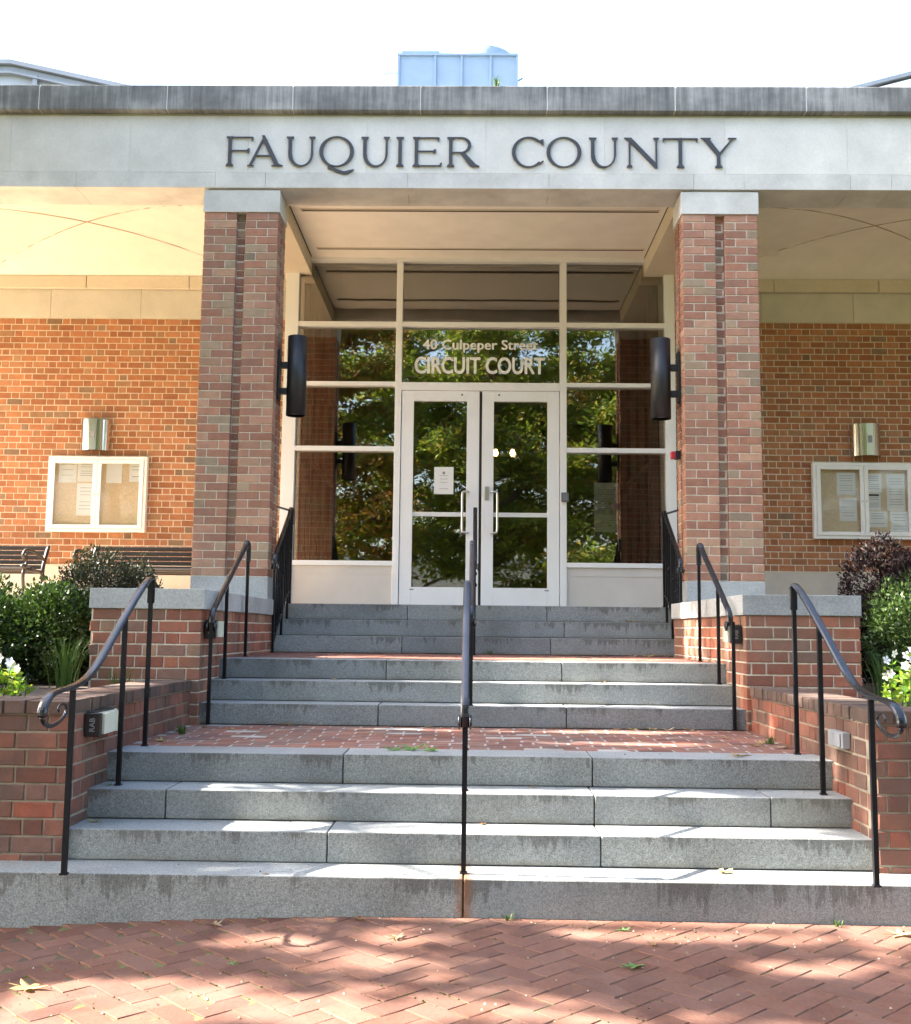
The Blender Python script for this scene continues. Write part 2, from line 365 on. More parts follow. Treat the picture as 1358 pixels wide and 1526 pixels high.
# ------------------------------------------------------------------ ground and pavement
tag(MB().box(-17, -7.75, 6, 22, -.3, 1.1).build('bounce_slab', plain('bounce_paving', (.52,.42,.30), .9, .1)), kind='structure')  # unseen slab added to bounce sunlight onto the left portico wall and ceiling
gd = MB().add([(-400,-400,-.16),(400,-400,-.16),(400,400,-.16),(-400,400,-.16)], [(0,1,2,3)]).build('ground', M['asphalt']); tag(gd, kind='structure')
def zp(x, y): return -.018*x*x if x < 0 and x > -3 else (-.162 if x <= -3 else -.0016*x*x)
pv = bpy.data.objects.new('pavement', None); link(pv, None, (0, 4, 0)); tag(pv, kind='structure')
mb = MB(); nx, ny = 40, 4
for i in range(nx+1):
    for j in range(ny+1):
        x = -7 + 14*i/nx; y = -3 + 7.98*j/ny; mb.v.append((x, y, max(zp(x, y), -.15) - .0038))
for i in range(nx):
    for j in range(ny): a = i*(ny+1)+j; mb.f.append((a, a+ny+1, a+ny+2, a+1))
mb.build('joint_bed', M['moss'], pv)
a = .1035; cells = []
ca, sa = math.cos(math.radians(45)), math.sin(math.radians(45))
for x in range(-80, 80):
    for y in range(-80, 80):
        t = (x - y) % 4
        if t == 0: c = (x+1, y+.5); ang = 0
        elif t == 2: c = (x+.5, y); ang = 90
        else: continue
        X = (c[0]*ca - c[1]*sa)*a; Y = (c[0]*sa + c[1]*ca)*a + 4.3
        if -5.4 < X < 5.4 and -.6 < Y < 5.06: cells.append((X, Y, ang + 45))
def pvkey(c):
    X, Y, _ = c; return (0 if (abs(X) < .41*Y + .12 and Y > 3.5) else 1) * 100 + abs(Y-4.3) + abs(X)*.1
cells.sort(key=pvkey); rest = MB()
for i, (X, Y, ang) in enumerate(cells):
    me = brick_mesh(.2035, .06, .1002, M['paver'], 'z')
    z = max(zp(X, Y), -.15) + U(-.001, .001)
    if i < 300:
        o = bpy.data.objects.new('brick', me); link(o, pv, (X, Y, z)); o.rotation_euler = (U(-.004,.004), U(-.004,.004), math.radians(ang + U(-.8, .8)))
    else:
        q = math.radians(ang); c, s = math.cos(q), math.sin(q)
        rest.add([(v.co.x*c - v.co.y*s + X, v.co.x*s + v.co.y*c + Y, v.co.z + z) for v in me.vertices], [tuple(p.vertices) for p in me.polygons])
rest.build('brick', M['paver'], pv)['kind'] = 'stuff'

# ------------------------------------------------------------------ stairs
YK = [10.847, 10.572, 10.297, 8.020, 7.745, 7.470, 5.788, 5.512, 5.237, 4.962]
ZK = [1.5316, 1.3717, 1.2119, 1.0520, .9065, .7610, .6154, .4606, .3141, .1677]
def xw(px, Y): return (px - 704) / 1600 * Y
def flight(label, ks, xl, xr, joints, name='granite_stairs'):
    t = thing(name, (0, YK[ks[-1]], 0), label, 'stairs', 'granite stair flights up to the entrance')
    core = MB()
    for k in ks:
        y0 = YK[k]; zt = ZK[k]; zb = (ZK[k+1] if k < 9 else -.12); dep = .31
        L, R = xl[k], xr[k]
        core.box(L+.01, R-.01, y0+.02, y0+dep-.01, zb-.05, zt-.02)
        xs = [L] + [j for j in joints[k] if L < j < R] + [R]
        for i in range(len(xs)-1):
            a, b = xs[i] + (.003 if i else 0), xs[i+1] - (.003 if i < len(xs)-2 else 0)
            mat = M['granite_rust'] if (k == 9 and (abs(a) < .1 or abs(b) < .1)) else M['granite']
            dy = U(-.002, .002)
            boxo('step_stone', mat, t, a, b, y0+dy, y0+dep, zb+.004 if k < 9 else zb, zt + U(-.001, .001), bevel=.005)
    core.build('bedding', M['groove'], t, (0, 0, 0)); return t
flight('bottom flight of four grey granite steps rising from the herringbone pavement', [6, 7, 8, 9],
       {6: -1.975, 7: -1.962, 8: -1.950, 9: -4.6}, {6: 1.945, 7: 1.93, 8: 1.915, 9: 4.6},
       {6: [xw(517, 5.8), xw(881, 5.8)], 7: [xw(300, 5.5)-.15, .62, 1.5], 8: [xw(496, 5.24), xw(893, 5.24)], 9: [-3.2, -.03, 2.9]})
flight('middle flight of three grey granite steps between the two brick landings', [3, 4, 5],
       {3: -1.93, 4: -1.93, 5: -1.93}, {3: 1.95, 4: 1.95, 5: 1.95},
       {3: [xw(577, 8), xw(837, 8)], 4: [xw(857, 7.7), -1.5], 5: [xw(567, 7.5), xw(843, 7.5)]})
flight('top flight of three grey granite steps directly below the glass doors', [0, 1, 2],
       {0: -1.96, 1: -2.02, 2: -2.1}, {0: 2.02, 1: 2.08, 2: 2.15},
       {0: [xw(607, 10.8), xw(815, 10.8)], 1: [.9], 2: [xw(600, 10.3), xw(820, 10.3)]})
# brick landings
t = thing('brick_landing', (0, 6.08, .55), 'brick landing with pale mortar joints between the bottom and middle granite flights', 'landing', 'brick landings on the stairs')
boxo('mortar_bed', M['mortar_land'], t, -1.97, 1.95, 6.098, 7.48, .45, .6138)
br = []; zt = ZK[6]
r = 0; y = 6.105
while y < 7.44:
    x = -1.97 + (r % 2)*.1 - U(0, .05)
    y1 = min(y+.095, 7.468)
    while x < 1.94:
        b0, b1 = max(x, -1.965), min(x+.197, 1.945)
        if b1-b0 > .03: br.append((b0, b1, y, y1))
        x += .208
    y += .1055; r += 1
for b0, b1, y0, y1 in br:
    o = bpy.data.objects.new('brick', brick_mesh(b1-b0, .05, y1-y0, M['land_brick'], 'z')); link(o, t, ((b0+b1)/2, (y0+y1)/2, zt + U(-.0012, .001)))
t = thing('brick_landing', (0, 9.2, 1.0), 'thin sliver of brick landing between the middle and top granite flights', 'landing', 'brick landings on the stairs')
boxo('mortar_bed', M['mortar_land'], t, -2.1, 2.15, 8.32, 10.35, .8, 1.048)
mb = MB(); y = 8.335; r = 0
while y < 10.27:
    x = -2.1 + (r % 2)*.1
    while x < 2.1:
        me = brick_mesh(.197, .05, .095, M['land_brick'], 'z'); z = 1.052 + U(-.002, .001)
        mb.add([(v.co.x+x+.1, v.co.y+y+.048, v.co.z+z) for v in me.vertices], [tuple(p.vertices) for p in me.polygons]); x += .208
    y += .1055; r += 1
mb.build('brick', M['land_brick'], t)['kind'] = 'stuff'

# ------------------------------------------------------------------ planter walls, piers, columns
def planter(sg, xin, label):
    t = thing('planter_wall', (xin, 5.2, 0), label, 'wall', 'low brick planter walls beside the bottom steps')
    xo = xin + sg*2.9; a, b = min(xin, xo), max(xin, xo); face = '+x' if sg < 0 else '-x'
    rows = 9; zt = .845
    br = flemish(a, b, zt, rows, 5.2, .09, '-y', shift=.06 if sg < 0 else .17)
    side = flemish(5.3, 7.425, zt, rows, xin, .09, face, shift=.11)
    br = [q for q in br if q[3] > .15] + [q for q in side]
    m = MB(); m.box(a + (.004 if sg > 0 else -.0), b - (.004 if sg < 0 else 0), 5.207, 5.5, -.1, .848)
    if sg < 0: m.box(xin-.3, xin-.007, 5.495, 7.43, .0, .847)
    else: m.box(xin+.007, xin+.3, 5.495, 7.43, .0, .847)
    m.build('mortar', M['mortar_low'], t)
    # corner ends
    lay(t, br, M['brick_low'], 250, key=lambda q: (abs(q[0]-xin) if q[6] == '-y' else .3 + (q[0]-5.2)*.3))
    # coping of headers laid flat
    n = int(2.9/.106)
    for i in range(n):
        x = xin + sg*(.05 + i*.106)
        if i < 26:
            o = bpy.data.objects.new('coping_brick', brick_mesh(.097, .30, .063, M['brick_cope'], '-y')); link(o, t, (x, 5.186 + U(-.003, .003), .8875 + U(-.002, .002)))
    i = 0; y = 5.546
    while y < 7.40:
        o = bpy.data.objects.new('coping_brick', brick_mesh(.097, .30, .063, M['brick_cope'], face)); link(o, t, (xin - sg*.012 + U(-.003, .003), y, .8875 + U(-.002, .002)))
        y += .1062
    m = MB(); m.box(min(xin, xo)+.012, max(xin, xo)-.012, 5.2, 5.47, .848, .908)
    if sg < 0: m.box(xin-.27, xin-.002, 5.47, 7.43, .846, .906)
    else: m.box(xin+.002, xin+.27, 5.47, 7.43, .846, .906)
    m.build('coping_mortar', M['mortar_cope'], t); return t
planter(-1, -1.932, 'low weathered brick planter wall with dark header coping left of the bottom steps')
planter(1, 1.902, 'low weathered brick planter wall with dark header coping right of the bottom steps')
for sg, xin, w_ in ((-1, -1.93, 'left'), (1, 1.90, 'right')):
    x0, x1 = sorted((xin + sg*.28, xin + sg*6))
    tag(boxo('soil', M['soil'], None, x0, x1, 5.45, 9.9, -.05, .855), kind='structure')
def pier(sg, xin, xout, label):
    t = thing('stair_pier', (xin, 7.42, .8), label, 'pier', 'stone capped brick piers flanking the middle steps')
    face = '+x' if sg < 0 else '-x'; a, b = sorted((xin, xout)); zt = 1.398
    br = flemish(a, b, zt, 12, 7.42, .09, '-y', shift=.02 if sg < 0 else .14)
    side = flemish(7.52, 10.05, zt, 12, xin, .09, face, shift=.05)
    br = br + side
    m = MB(); m.box(a+.007, b-.007, 7.427, 10.05, .4, 1.4); m.build('mortar', M['mortar'], t)
    lay(t, br, M['brick_pier'], 290, key=lambda q: (0 if q[6] == '-y' else 1 + q[0]) + (9 if q[2] < .7 and abs(q[0]) > 2.1 and q[6] == '-y' else 0))
    mc = MB(); ca_, cb = (a-.006, b+.022) if sg < 0 else (a-.022, b+.006)
    boxo('capstone', M['granite_light'], t, ca_, cb, 7.405, 8.75, 1.402, 1.542, bevel=.004)
    boxo('capstone', M['granite_light'], t, ca_, cb, 8.756, 10.052, 1.402, 1.542, bevel=.004)
    # outer flank
    lay(t, flemish(7.52, 10.0, zt, 7, xout, .09, '-x' if sg < 0 else '+x'), M['brick_pier'], 0)
M['brick_pier'] = brick_mat('pier_brick', [(0, (.32,.115,.075)), (.25, (.36,.14,.09)), (.45, (.28,.115,.08)), (.62, (.38,.145,.085)), (.8, (.25,.14,.105)), (.92, (.38,.22,.14))], (.16,.13,.10), .6)
pier(-1, -1.872, -2.645, 'brick pier with pale granite capstone left of the middle steps')
pier(1, 1.872, 2.655, 'brick pier with pale granite capstone right of the middle steps')
CY0, CY1 = 10.06, 10.46
def column(x0, label, seed):
    random.seed(seed); W_ = .725; x1 = x0 + W_
    t = thing('brick_column', (x0 + W_/2, CY0, 1.05), label, 'column', 'brick columns carrying the inscribed entablature')
    zb, zt, n = 1.757, 5.313, 44; co = (zt-zb)/n; jt = .0098
    half = .3175; S = .209; H = half - S - jt; sl0, sl1 = x0+half, x1-half
    main = []; slot = []; small = []
    for r in range(n):
        z1 = zt - r*co - .001; z0 = z1 - co + jt
        A = (r % 2 == 0)
        for h0 in (x0, sl1):
            if A: segs = [(h0, h0+S), (h0+S+jt, h0+half)]
            else: segs = [(h0, h0+H), (h0+H+jt, h0+half)]
            for s0, s1 in segs: main.append((s0, s1, z0, z1, CY0, .155, '-y'))
        e = .0 if A else .016
        slot.append((sl0+.004, sl1-.004-e, z0+.012*(r % 2), z1, CY0+.062, .06, '-y'))
        for fx, fc in ((x0, '-x'), (x1, '+x')):
            small.append((CY1-.155, CY1, z0, z1, fx, .1, fc))
            small.append((CY0+.16, CY1-.16, z0, z1, fx + (.05 if fc == '-x' else -.05), .03, fc))
        for q0, q1 in (((x0+.1, x0+.305), (x0+.315, x0+.41), (x0+.42, x1-.1)) if A else ((x0+.1, x0+.2), (x0+.21, x0+.415), (x0+.425, x1-.1))): small.append((q0, q1, z0, z1, CY1, .05, '+y'))
    m = MB(); m.box(x0+.006, sl0-.002, CY0+.006, CY0+.15, zb, zt); m.box(sl1+.002, x1-.006, CY0+.006, CY0+.15, zb, zt)
    m.box(x0+.056, x1-.056, CY0+.068, CY1-.02, zb, zt); m.box(x0+.006, x1-.006, CY1-.149, CY1-.004, zb, zt)
    m.build('mortar', M['mortar'], t)
    lay(t, main + slot, M['brick_col'], 300)
    lay(t, small, M['brick_col'], 0)
    boxo('base_stone', M['granite_light'], t, x0-.004, x1+.004, CY0-.004, CY1+.004, 1.0, zb, bevel=.003)
    boxo('capital_stone', M['lime_l'], t, x0-.012, x1+.012, CY0-.012, CY1+.012, 5.314, 5.535, bevel=.003)
    boxo('neck_stone', M['lime_l'], t, x0+.04, x1-.04, CY0+.02, CY1-.02, 5.5352, 5.556)
column(-2.652, 'tall slotted brick column left of the glass entrance doors', 11)
column(2.0, 'tall slotted brick column right of the glass entrance doors', 12)
random.seed(99)

# ------------------------------------------------------------------ entablature
def xf(px): return -2.463 + (px-338)*.006583
ent = thing('entablature', (0, 10.04, 5.55), 'long limestone entablature with streaked grey cornice spanning both columns', 'entablature')
XL, XR = -7.4, 9.2
def stones(name, mat, js, y0, y1, z0, z1, bev=.003, gap=.0025):
    xs = [XL] + [xf(j) for j in js] + [XR]
    for i in range(len(xs)-1):
        boxo(name, mat, ent, xs[i]+gap, xs[i+1]-gap, y0 + U(-.001, .001), y1, z0, z1, bevel=bev)
js = [-700, -500, -316, -128] + [58, 250, 438, 628, 816, 1005, 1198] + [1390, 1580, 1770]
stones('cornice_stone', M['cornice'], js, 9.965, 10.5, 6.318, 6.572, .008, .004)
boxo('pointing', M['mortar_cope'] if False else M['lime'], ent, XL+.01, XR-.01, 9.970, 10.2, 6.325, 6.566)
boxo('pointing', M['lime'], ent, XL+.01, XR-.01, 10.0435, 10.2, 5.56, 6.288)
js = [-690, -515, -340, -162] + [15, 194, 372, 549, 726, 902, 1080, 1260] + [1440, 1617, 1795]
stones('frieze_stone', M['lime'], js, 10.04, 10.40, 5.712, 6.292, .002, .0018)
js = [-500, -290, -92, 116, 324, 399, 610, 820, 1033, 1107, 1263, 1323, 1530, 1740]
stones('lintel_stone', M['lime_l'], js, 10.036, 10.48, 5.556, 5.709, .002, .0018)
boxo('core', M['lime'], ent, XL+.01, XR-.01, 10.06, 10.45, 5.60, 6.5)
# soffit joints shown as thin grooves
# roof parapet / slates behind
rf = thing('slate_roof', (0, 13, 7), 'slate roof with a ridge painted pale as sunlit, barely showing above the grey cornice', 'roof')
mb = MB(); mb.add([(-6.2, 15.3, 8.3), (6.2, 15.3, 8.3), (4.9, 16.6, 9.765), (-5.2, 16.6, 9.765), (-6.2, 18.5, 8.3), (6.2, 18.5, 8.3)], [(0,1,2,3), (3,2,5,4), (0,3,4), (1,5,2)]).build('slope', M['slate'], rf)
mb = MB(); x = -5.2
while x < 4.9:
    l = U(.16, .3); mb.box(x, x+l-.01, 16.5, 16.62, 9.75, 9.83 + U(0, .02)); x += l
o = mb.build('ridge_slate', plain('sunlit_slate', (.72,.73,.74), .6, .1), rf); o['kind'] = 'stuff'  # ridge slates coloured pale to stand in for bright sunlight on them
# grey hipped roof at left
hr = thing('hipped_roof', (-8, 16, 8.5), 'grey hipped metal roof with moulded eaves at the upper left', 'roof')
mb = MB()
def band(z0, dy, h, dz=0):
    pts = [(-12.5, 10.13), (-7.35, 10.13), (-5.5, 9.72), (-3.6, 9.25)]
    for i in range(3):
        (xa, za), (xb, zb) = pts[i], pts[i+1]
        mb.add([(xa,16-dy,za+z0),(xb,16-dy,zb+z0),(xb,16-dy,zb+z0+h),(xa,16-dy,za+z0+h),(xa,17.5,za+z0),(xb,17.5,zb+z0),(xb,17.5,zb+z0+h),(xa,17.5,za+z0+h)],
               [(0,1,2,3),(3,2,6,7),(0,4,5,1),(4,7,6,5)])
band(-.06, .12, .07); band(-.17, .05, .10); band(-.2, .09, .03)
mb.build('moulded_eaves', M['leadgrey'], hr)
MB().prism([(-12.5, 8.3), (-3.4, 8.3), (-3.6, 9.0), (-5.5, 9.52), (-7.35, 9.93), (-12.5, 9.93)], 16, 17.4).build('wall_face', plain('grey_stucco_face', (.34,.38,.43), .7, .1, 2), hr)
mb = MB(); mb.box(-7.0, -6.93, 15.93, 16.02, 9.0, 9.9); mb.box(-8.6, -8.53, 15.93, 16.02, 9.0, 9.9); mb.build('rib', M['leadgrey'], hr)
# right gable edge
gr = thing('gable_roof', (8, 16, 9), 'sloping white roof edge at the upper right corner', 'roof')
mb = MB(); mb.add([(5.5,16,9.63),(10.5,16,11.0),(10.5,16,11.06),(5.5,16,9.69),(5.5,19,9.63),(10.5,19,11.0),(10.5,19,11.06),(5.5,19,9.69)], [(0,1,2,3),(3,2,6,7),(0,4,5,1),(1,5,6,2),(0,3,7,4)]).build('roof_edge', M['leadgrey'], gr)
mb = MB(); mb.add([(5.5,16.05,9.44),(10.5,16.05,10.8),(10.5,16.05,10.95),(5.5,16.05,9.59),(5.5,19,9.44),(10.5,19,10.8),(10.5,19,10.95),(5.5,19,9.59)], [(0,1,2,3),(3,2,6,7),(0,4,5,1),(1,5,6,2),(0,3,7,4)]).build('fascia', M['white'], gr)
MB().prism([(6.3, 8.6), (10.5, 8.6), (10.5, 10.7), (6.3, 9.55)], 16.4, 18.8).build('gable_wall', M['white_old'], gr)
# rooftop unit
hv = thing('rooftop_unit', (-.4, 20, 10), 'pale blue rooftop air handling unit with a round fan housing', 'rooftop unit')
for i, (xa, xb) in enumerate([(-1.545, -.83), (-.83, -.31), (-.31, .26), (.26, .775)]):
    boxo('side_panel', M['hvac'], hv, xa+.012, xb-.012, 20.0, 20.05, 10.5, 12.54)
boxo('cabinet', M['hvac'], hv, -1.53, .76, 20.04, 22.2, 10.5, 12.52)
for x in (-1.55, -.83, -.31, .26, .78): boxo('corner_post', M['hvac'], hv, x-.02, x+.02, 19.97, 20.05, 10.5, 12.55)
boxo('top_rail', M['hvac'], hv, -1.57, .80, 19.96, 20.04, 12.52, 12.56)
boxo('raised_box', M['hvac'], hv, -1.49, -.75, 20.06, 21, 12.52, 12.66)
mb = MB(); pr_ = []
n = 24; ring = []
for zz, rr in ((12.50, .68), (12.89, .68), (12.94, .6), (12.98, .3)):
    ring.append([(.08 + rr*math.cos(2*math.pi*i/n), 20.9 + rr*math.sin(2*math.pi*i/n), zz) for i in range(n)])
mb.v = [p for r_ in ring for p in r_]; mb.f = [(i*n+j, i*n+(j+1) % n, (i+1)*n+(j+1) % n, (i+1)*n+j) for i in range(3) for j in range(n)] + [tuple(range(3*n, 4*n))]
mb.build('fan_housing', plain('fan_grey', (.24,.31,.38), .5), hv, smooth=True)
MB().tube([(.78, 20.2, 12.1), (.9, 20.2, 12.17)], .02).build('bracket', M['hvac'], hv)
o = MB().tube(catmull([(-1.56, 20.3, 12.33), (-1.8, 20.3, 12.33), (-1.87, 20.3, 12.27), (-1.87, 20.3, 11.9), (-1.87, 20.3, 10.5)], 4), .035).build('vent_pipe', M['hvac_w'], None, smooth=True)
tag(o, 'white bent pipe standing left of the rooftop unit', 'pipe')

# ------------------------------------------------------------------ carved name in metal letters
def stem(x, w, y0=0, y1=1, s0=1.0, s1=1.0):
    a, b, e, f = w/2, w/2, .10, .028
    P = []
    def end(y, d, s):
        sw = w/2 + .065*s
        if s <= 0: return [(x-a, y), (x+a, y)]
        return [(x-sw, y), (x-sw, y+d*f), (x-a, y+d*e), (x+a, y+d*e), (x+sw, y+d*f), (x+sw, y)]
    bot = end(y0, 1, s0); top = end(y1, -1, s1)
    if s0 > 0: left_b = bot[:3]; right_b = bot[3:]
    else: left_b = bot[:1]; right_b = bot[1:]
    if s1 > 0: left_t = top[:3]; right_t = top[3:]
    else: left_t = top[:1]; right_t = top[1:]
    return left_b + left_t[::-1] + right_t[::-1] + right_b
def bar(x0, x1, y, h=.04, tick=.1, up=0):
    P = [(x0, y-h/2), (x1-.07, y-h/2)]
    if up <= 0: P += [(x1-.02, y-h/2-tick)]
    P += [(x1+.02 if up <= 0 else x1, y-h/2 if up <= 0 else y-h/2), ]
    if up >= 0: P += [(x1+.02, y+h/2+tick*.8), (x1-.03, y+h/2+tick*.6), (x1-.07, y+h/2)]
    else: P += [(x1, y+h/2)]
    P += [(x0, y+h/2)]; return P
def arc(cx, cy, ro, so, ri, si, a0, a1, dx=0, n=28):
    P = []
    for i in range(n+1):
        t = math.radians(a0 + (a1-a0)*i/n); P.append(((cx + ro*math.cos(t), cy + so*math.sin(t)), (cx + dx + ri*math.cos(t), cy + si*math.sin(t))))
    return P
def glyph(ch, W):
    p = []; q = []; tk = .112; tn = .046
    if ch == 'F': p = [stem(.17, tk), bar(.14, W, .972, .038, .12, 0 if False else -1), bar(.14, W*.86, .52, .036, .08, 0)]
    if ch == 'E': p = [stem(.17, tk), bar(.14, W*.92, .972, .038, .12, -1), bar(.14, W*.8, .52, .036, .07, 0), bar(.14, W, .028, .038, .12, 1)]
    if ch == 'I': p = [stem(W/2, tk)]
    if ch == 'T': p = [stem(W/2, tk, s1=0), bar(W/2-.02, W, .968, .042, .11, -1), [(W-x, y) for x, y in bar(W/2-.02, W, .9682, .042, .11, -1)][::-1]]
    if ch == 'A':
        p = [[(.05,.0),(.13,.0),(.555,.93),(.51,.99)], [(.46,1.04),(.56,1.04),(W-.1,.0),(W-.27,.0),(.50,.86)], [(.27,.37),(W-.33,.37),(W-.31,.325),(.25,.325)],
             [(0,0),(.22,0),(.22,.02),(.12,.045),(.02,.02)], [(W-.37,0),(W,0),(W,.02),(W-.14,.07),(W-.37,.02)]]
    if ch == 'U':
        cx = W*.51; rx = W*.36
        p = [stem(cx-rx+tk/2-.0, tk, .38, 1, 0), stem(cx+rx-tn/2, tn+.02, .38, 1, 0)]
        q = [arc(cx, .4, rx, .42, rx-tk*.85, .365, 180, 360, .035)]
    if ch in 'OQ':
        q = [arc(W/2, .5, W*.48, .52, W*.48-.125, .478, 0, 360)]
        if ch == 'Q': p = [[(.30,-.015),(.42,.0),(.62,-.10),(.85,-.17),(1.0,-.13),(1.16,-.10),(1.16,-.13),(.98,-.25),(.84,-.27),(.62,-.21),(.44,-.1),(.32,-.08)]]
    if ch == 'C':
        q = [arc(W*.53, .5, W*.52, .52, W*.52-.12, .475, 48, 318)]
        p = [[(W*.82,.87),(W*.93,.93),(W*.99,.93),(W*.99,.74),(W*.95,.74),(W*.90,.82)], [(W*.84,.115),(W*.97,.22),(W*1.0,.19),(W*.9,.09)]]
    if ch == 'R':
        p = [stem(.17, tk), [(.45,.50),(.60,.50),(W-.12,.09),(W,.03),(W,.0),(W-.24,.0),(W-.34,.06)]]
        q = [arc(.50, .73, .33, .27,   .33-.105, .232, -90, 90)]
        p += [[(.14,1.0),(.51,1.0),(.51,.962),(.14,.962)], [(.14,.498),(.51,.498),(.51,.46),(.14,.46)]]
    if ch == 'N':
        p = [stem(.17, tn+.01, 0, 1, 1, .5), stem(W-.13, tn+.01, 0, 1, 0, 1), [(.0,1.0),(.22,1.0),(W-.10,.10),(W-.10,-.02),(W-.17,-.02),(.11,.93),(.0,.97)]]
    if ch == 'Y':
        p = [stem(W*.5, tk, 0, .47, 1, 0), [(.04,1),(.24,1),(W*.5+.07,.47),(W*.5-.07,.42)], [(W-.12,1),(W-.05,1),(W*.5+.07,.44),(W*.5+.0,.47)],
             [(-.01,1),(.32,1),(.32,.975),(.16,.95),(-.01,.975)], [(W-.26,1),(W+.02,1),(W+.02,.975),(W-.1,.955),(W-.26,.975)]]
    return p, q
sg_ = thing('building_name', (0, 10.03, 5.77), 'dark raised serif letters reading FAUQUIER COUNTY on the limestone frieze', 'lettering')
LET = [('F',337,379,0),('A',371,424.5,0),('U',424.5,475,0),('Q',477,531,0),('U',536,586,0),('I',591,606,0),('E',615,660,0),('R',666,716.5,0),
       ('C',764,812,1),('O',814.6,868.6,1),('U',874,924.7,1),('N',930.8,984,1),('T',988,1039,1),('Y',1044,1095.6,1)]
for ch, pa, pb, _ in LET:
    xa, xb = xf(pa), xf(pb); Wd = xb-xa; h = .302; z0 = 5.772
    W = Wd/h; sx = 1
    p, q = glyph(ch, W); mb = MB(); k = 0
    for poly in p:
        mb.prism([(x*h, y*h) for x, y in poly], -.012 - k*.0005, .0, 'y'); k += 1
    for ar in q:
        n = len(ar); vs = []; y0 = -.012 - k*.0005; k += 1
        for o_, i_ in ar: vs += [(o_[0]*h, y0, o_[1]*h), (i_[0]*h, y0, i_[1]*h), (o_[0]*h, 0, o_[1]*h), (i_[0]*h, 0, i_[1]*h)]
        fs = []
        for i in range(n-1):
            a = i*4; fs += [(a, a+4, a+5, a+1), (a, a+2, a+6, a+4), (a+1, a+5, a+7, a+3)]
        fs += [(0, 1, 3, 2), ((n-1)*4, (n-1)*4+2, (n-1)*4+3, (n-1)*4+1)]
        mb.add(vs, fs)
    mb.build('letter', M['letter'], sg_, (xa, 10.034, z0), fixn=True)

# ------------------------------------------------------------------ portico: ceilings, walls, floor
def struct(o): return tag(o, kind='structure')
def vault(xa, xb, name='ceiling'):
    mb = MB(); nx, ny = 24, 16; ya, yb = 10.48, 12.80
    for i in range(nx+1):
        for j in range(ny+1):
            u = -1 + 2*i/nx; v = -1 + 2*j/ny
            z = 5.562 + .27*min((1-u*u), (1-v*v)*1.0)
            mb.v.append((xa + (xb-xa)*i/nx, ya + (yb-ya)*j/ny, z))
    for i in range(nx):
        for j in range(ny): a = i*(ny+1)+j; mb.f.append((a, a+1, a+ny+2, a+ny+1))
    o = mb.build(name, M['plaster']); struct(o)
    # groin joints as thin recessed lines
    g2 = MB(); cx = (xa+xb)/2; hx = (xb-xa)/2; hy = (yb-ya)/2; cy = (ya+yb)/2
    for sx in (1, -1):
        for sy in (1, -1):
            pts = [Vector((cx + sx*hx*t/20, cy + sy*hy*t/20, 5.562 + .27*(1-(t/20)**2) - .005)) for t in range(0, 21)]
            g2.tube(pts, .0065, 4)
    j = g2.build('ceiling_joint', plain('joint_line', (.40,.33,.24), .9), o); return o
vault(-6.15, -2.655); vault(2.722, 6.2);  vault(6.9, 9.2)
for xa, xb in ((-2.655, -1.9685), (2.013, 2.722), (-7.35, -6.15), (6.2, 6.9)):
    struct(boxo('ceiling_beam', M['soffit'], None, xa, xb, 10.46, 12.80, 5.51, 5.9))
en = struct(boxo('ceiling', M['plaster'], None, -1.955, 2.0, 10.52, 12.6, 5.70, 5.8))
for (x0, x1, y0, y1) in ((-1.85, 1.93, 10.92, 10.965), (-1.85, 1.95, 12.07, 12.11)):
    t = thing('ceiling_slot', ((x0+x1)/2, y0, 5.69), 'long dark linear ceiling vent slot %s' % ('nearest the entablature' if y0 < 11 else 'nearest the glass doors'), 'vent', 'linear vent slots in the entrance ceiling')
    boxo('slot_void', M['groove'], t, x0, x1, y0, y1, 5.692, 5.699)
    boxo('slot_rim', M['soffit'], t, x0-.01, x1+.01, y0-.012, y0, 5.688, 5.6985)
struct(boxo('ceiling_groove', M['groove'], None, -1.968, -1.9555, 10.5, 12.6, 5.705, 5.9)); struct(boxo('ceiling_groove', M['groove'], None, 2.001, 2.0125, 10.5, 12.6, 5.705, 5.9))
struct(boxo('roof_slab', M['leadgrey'], None, -7.4, 9.2, 10.5, 15.3, 6.0, 6.5))
struct(boxo('side_pediment', M['lime'], None, 8.9, 9.2, 10.48, 12.85, 5.56, 6.3))
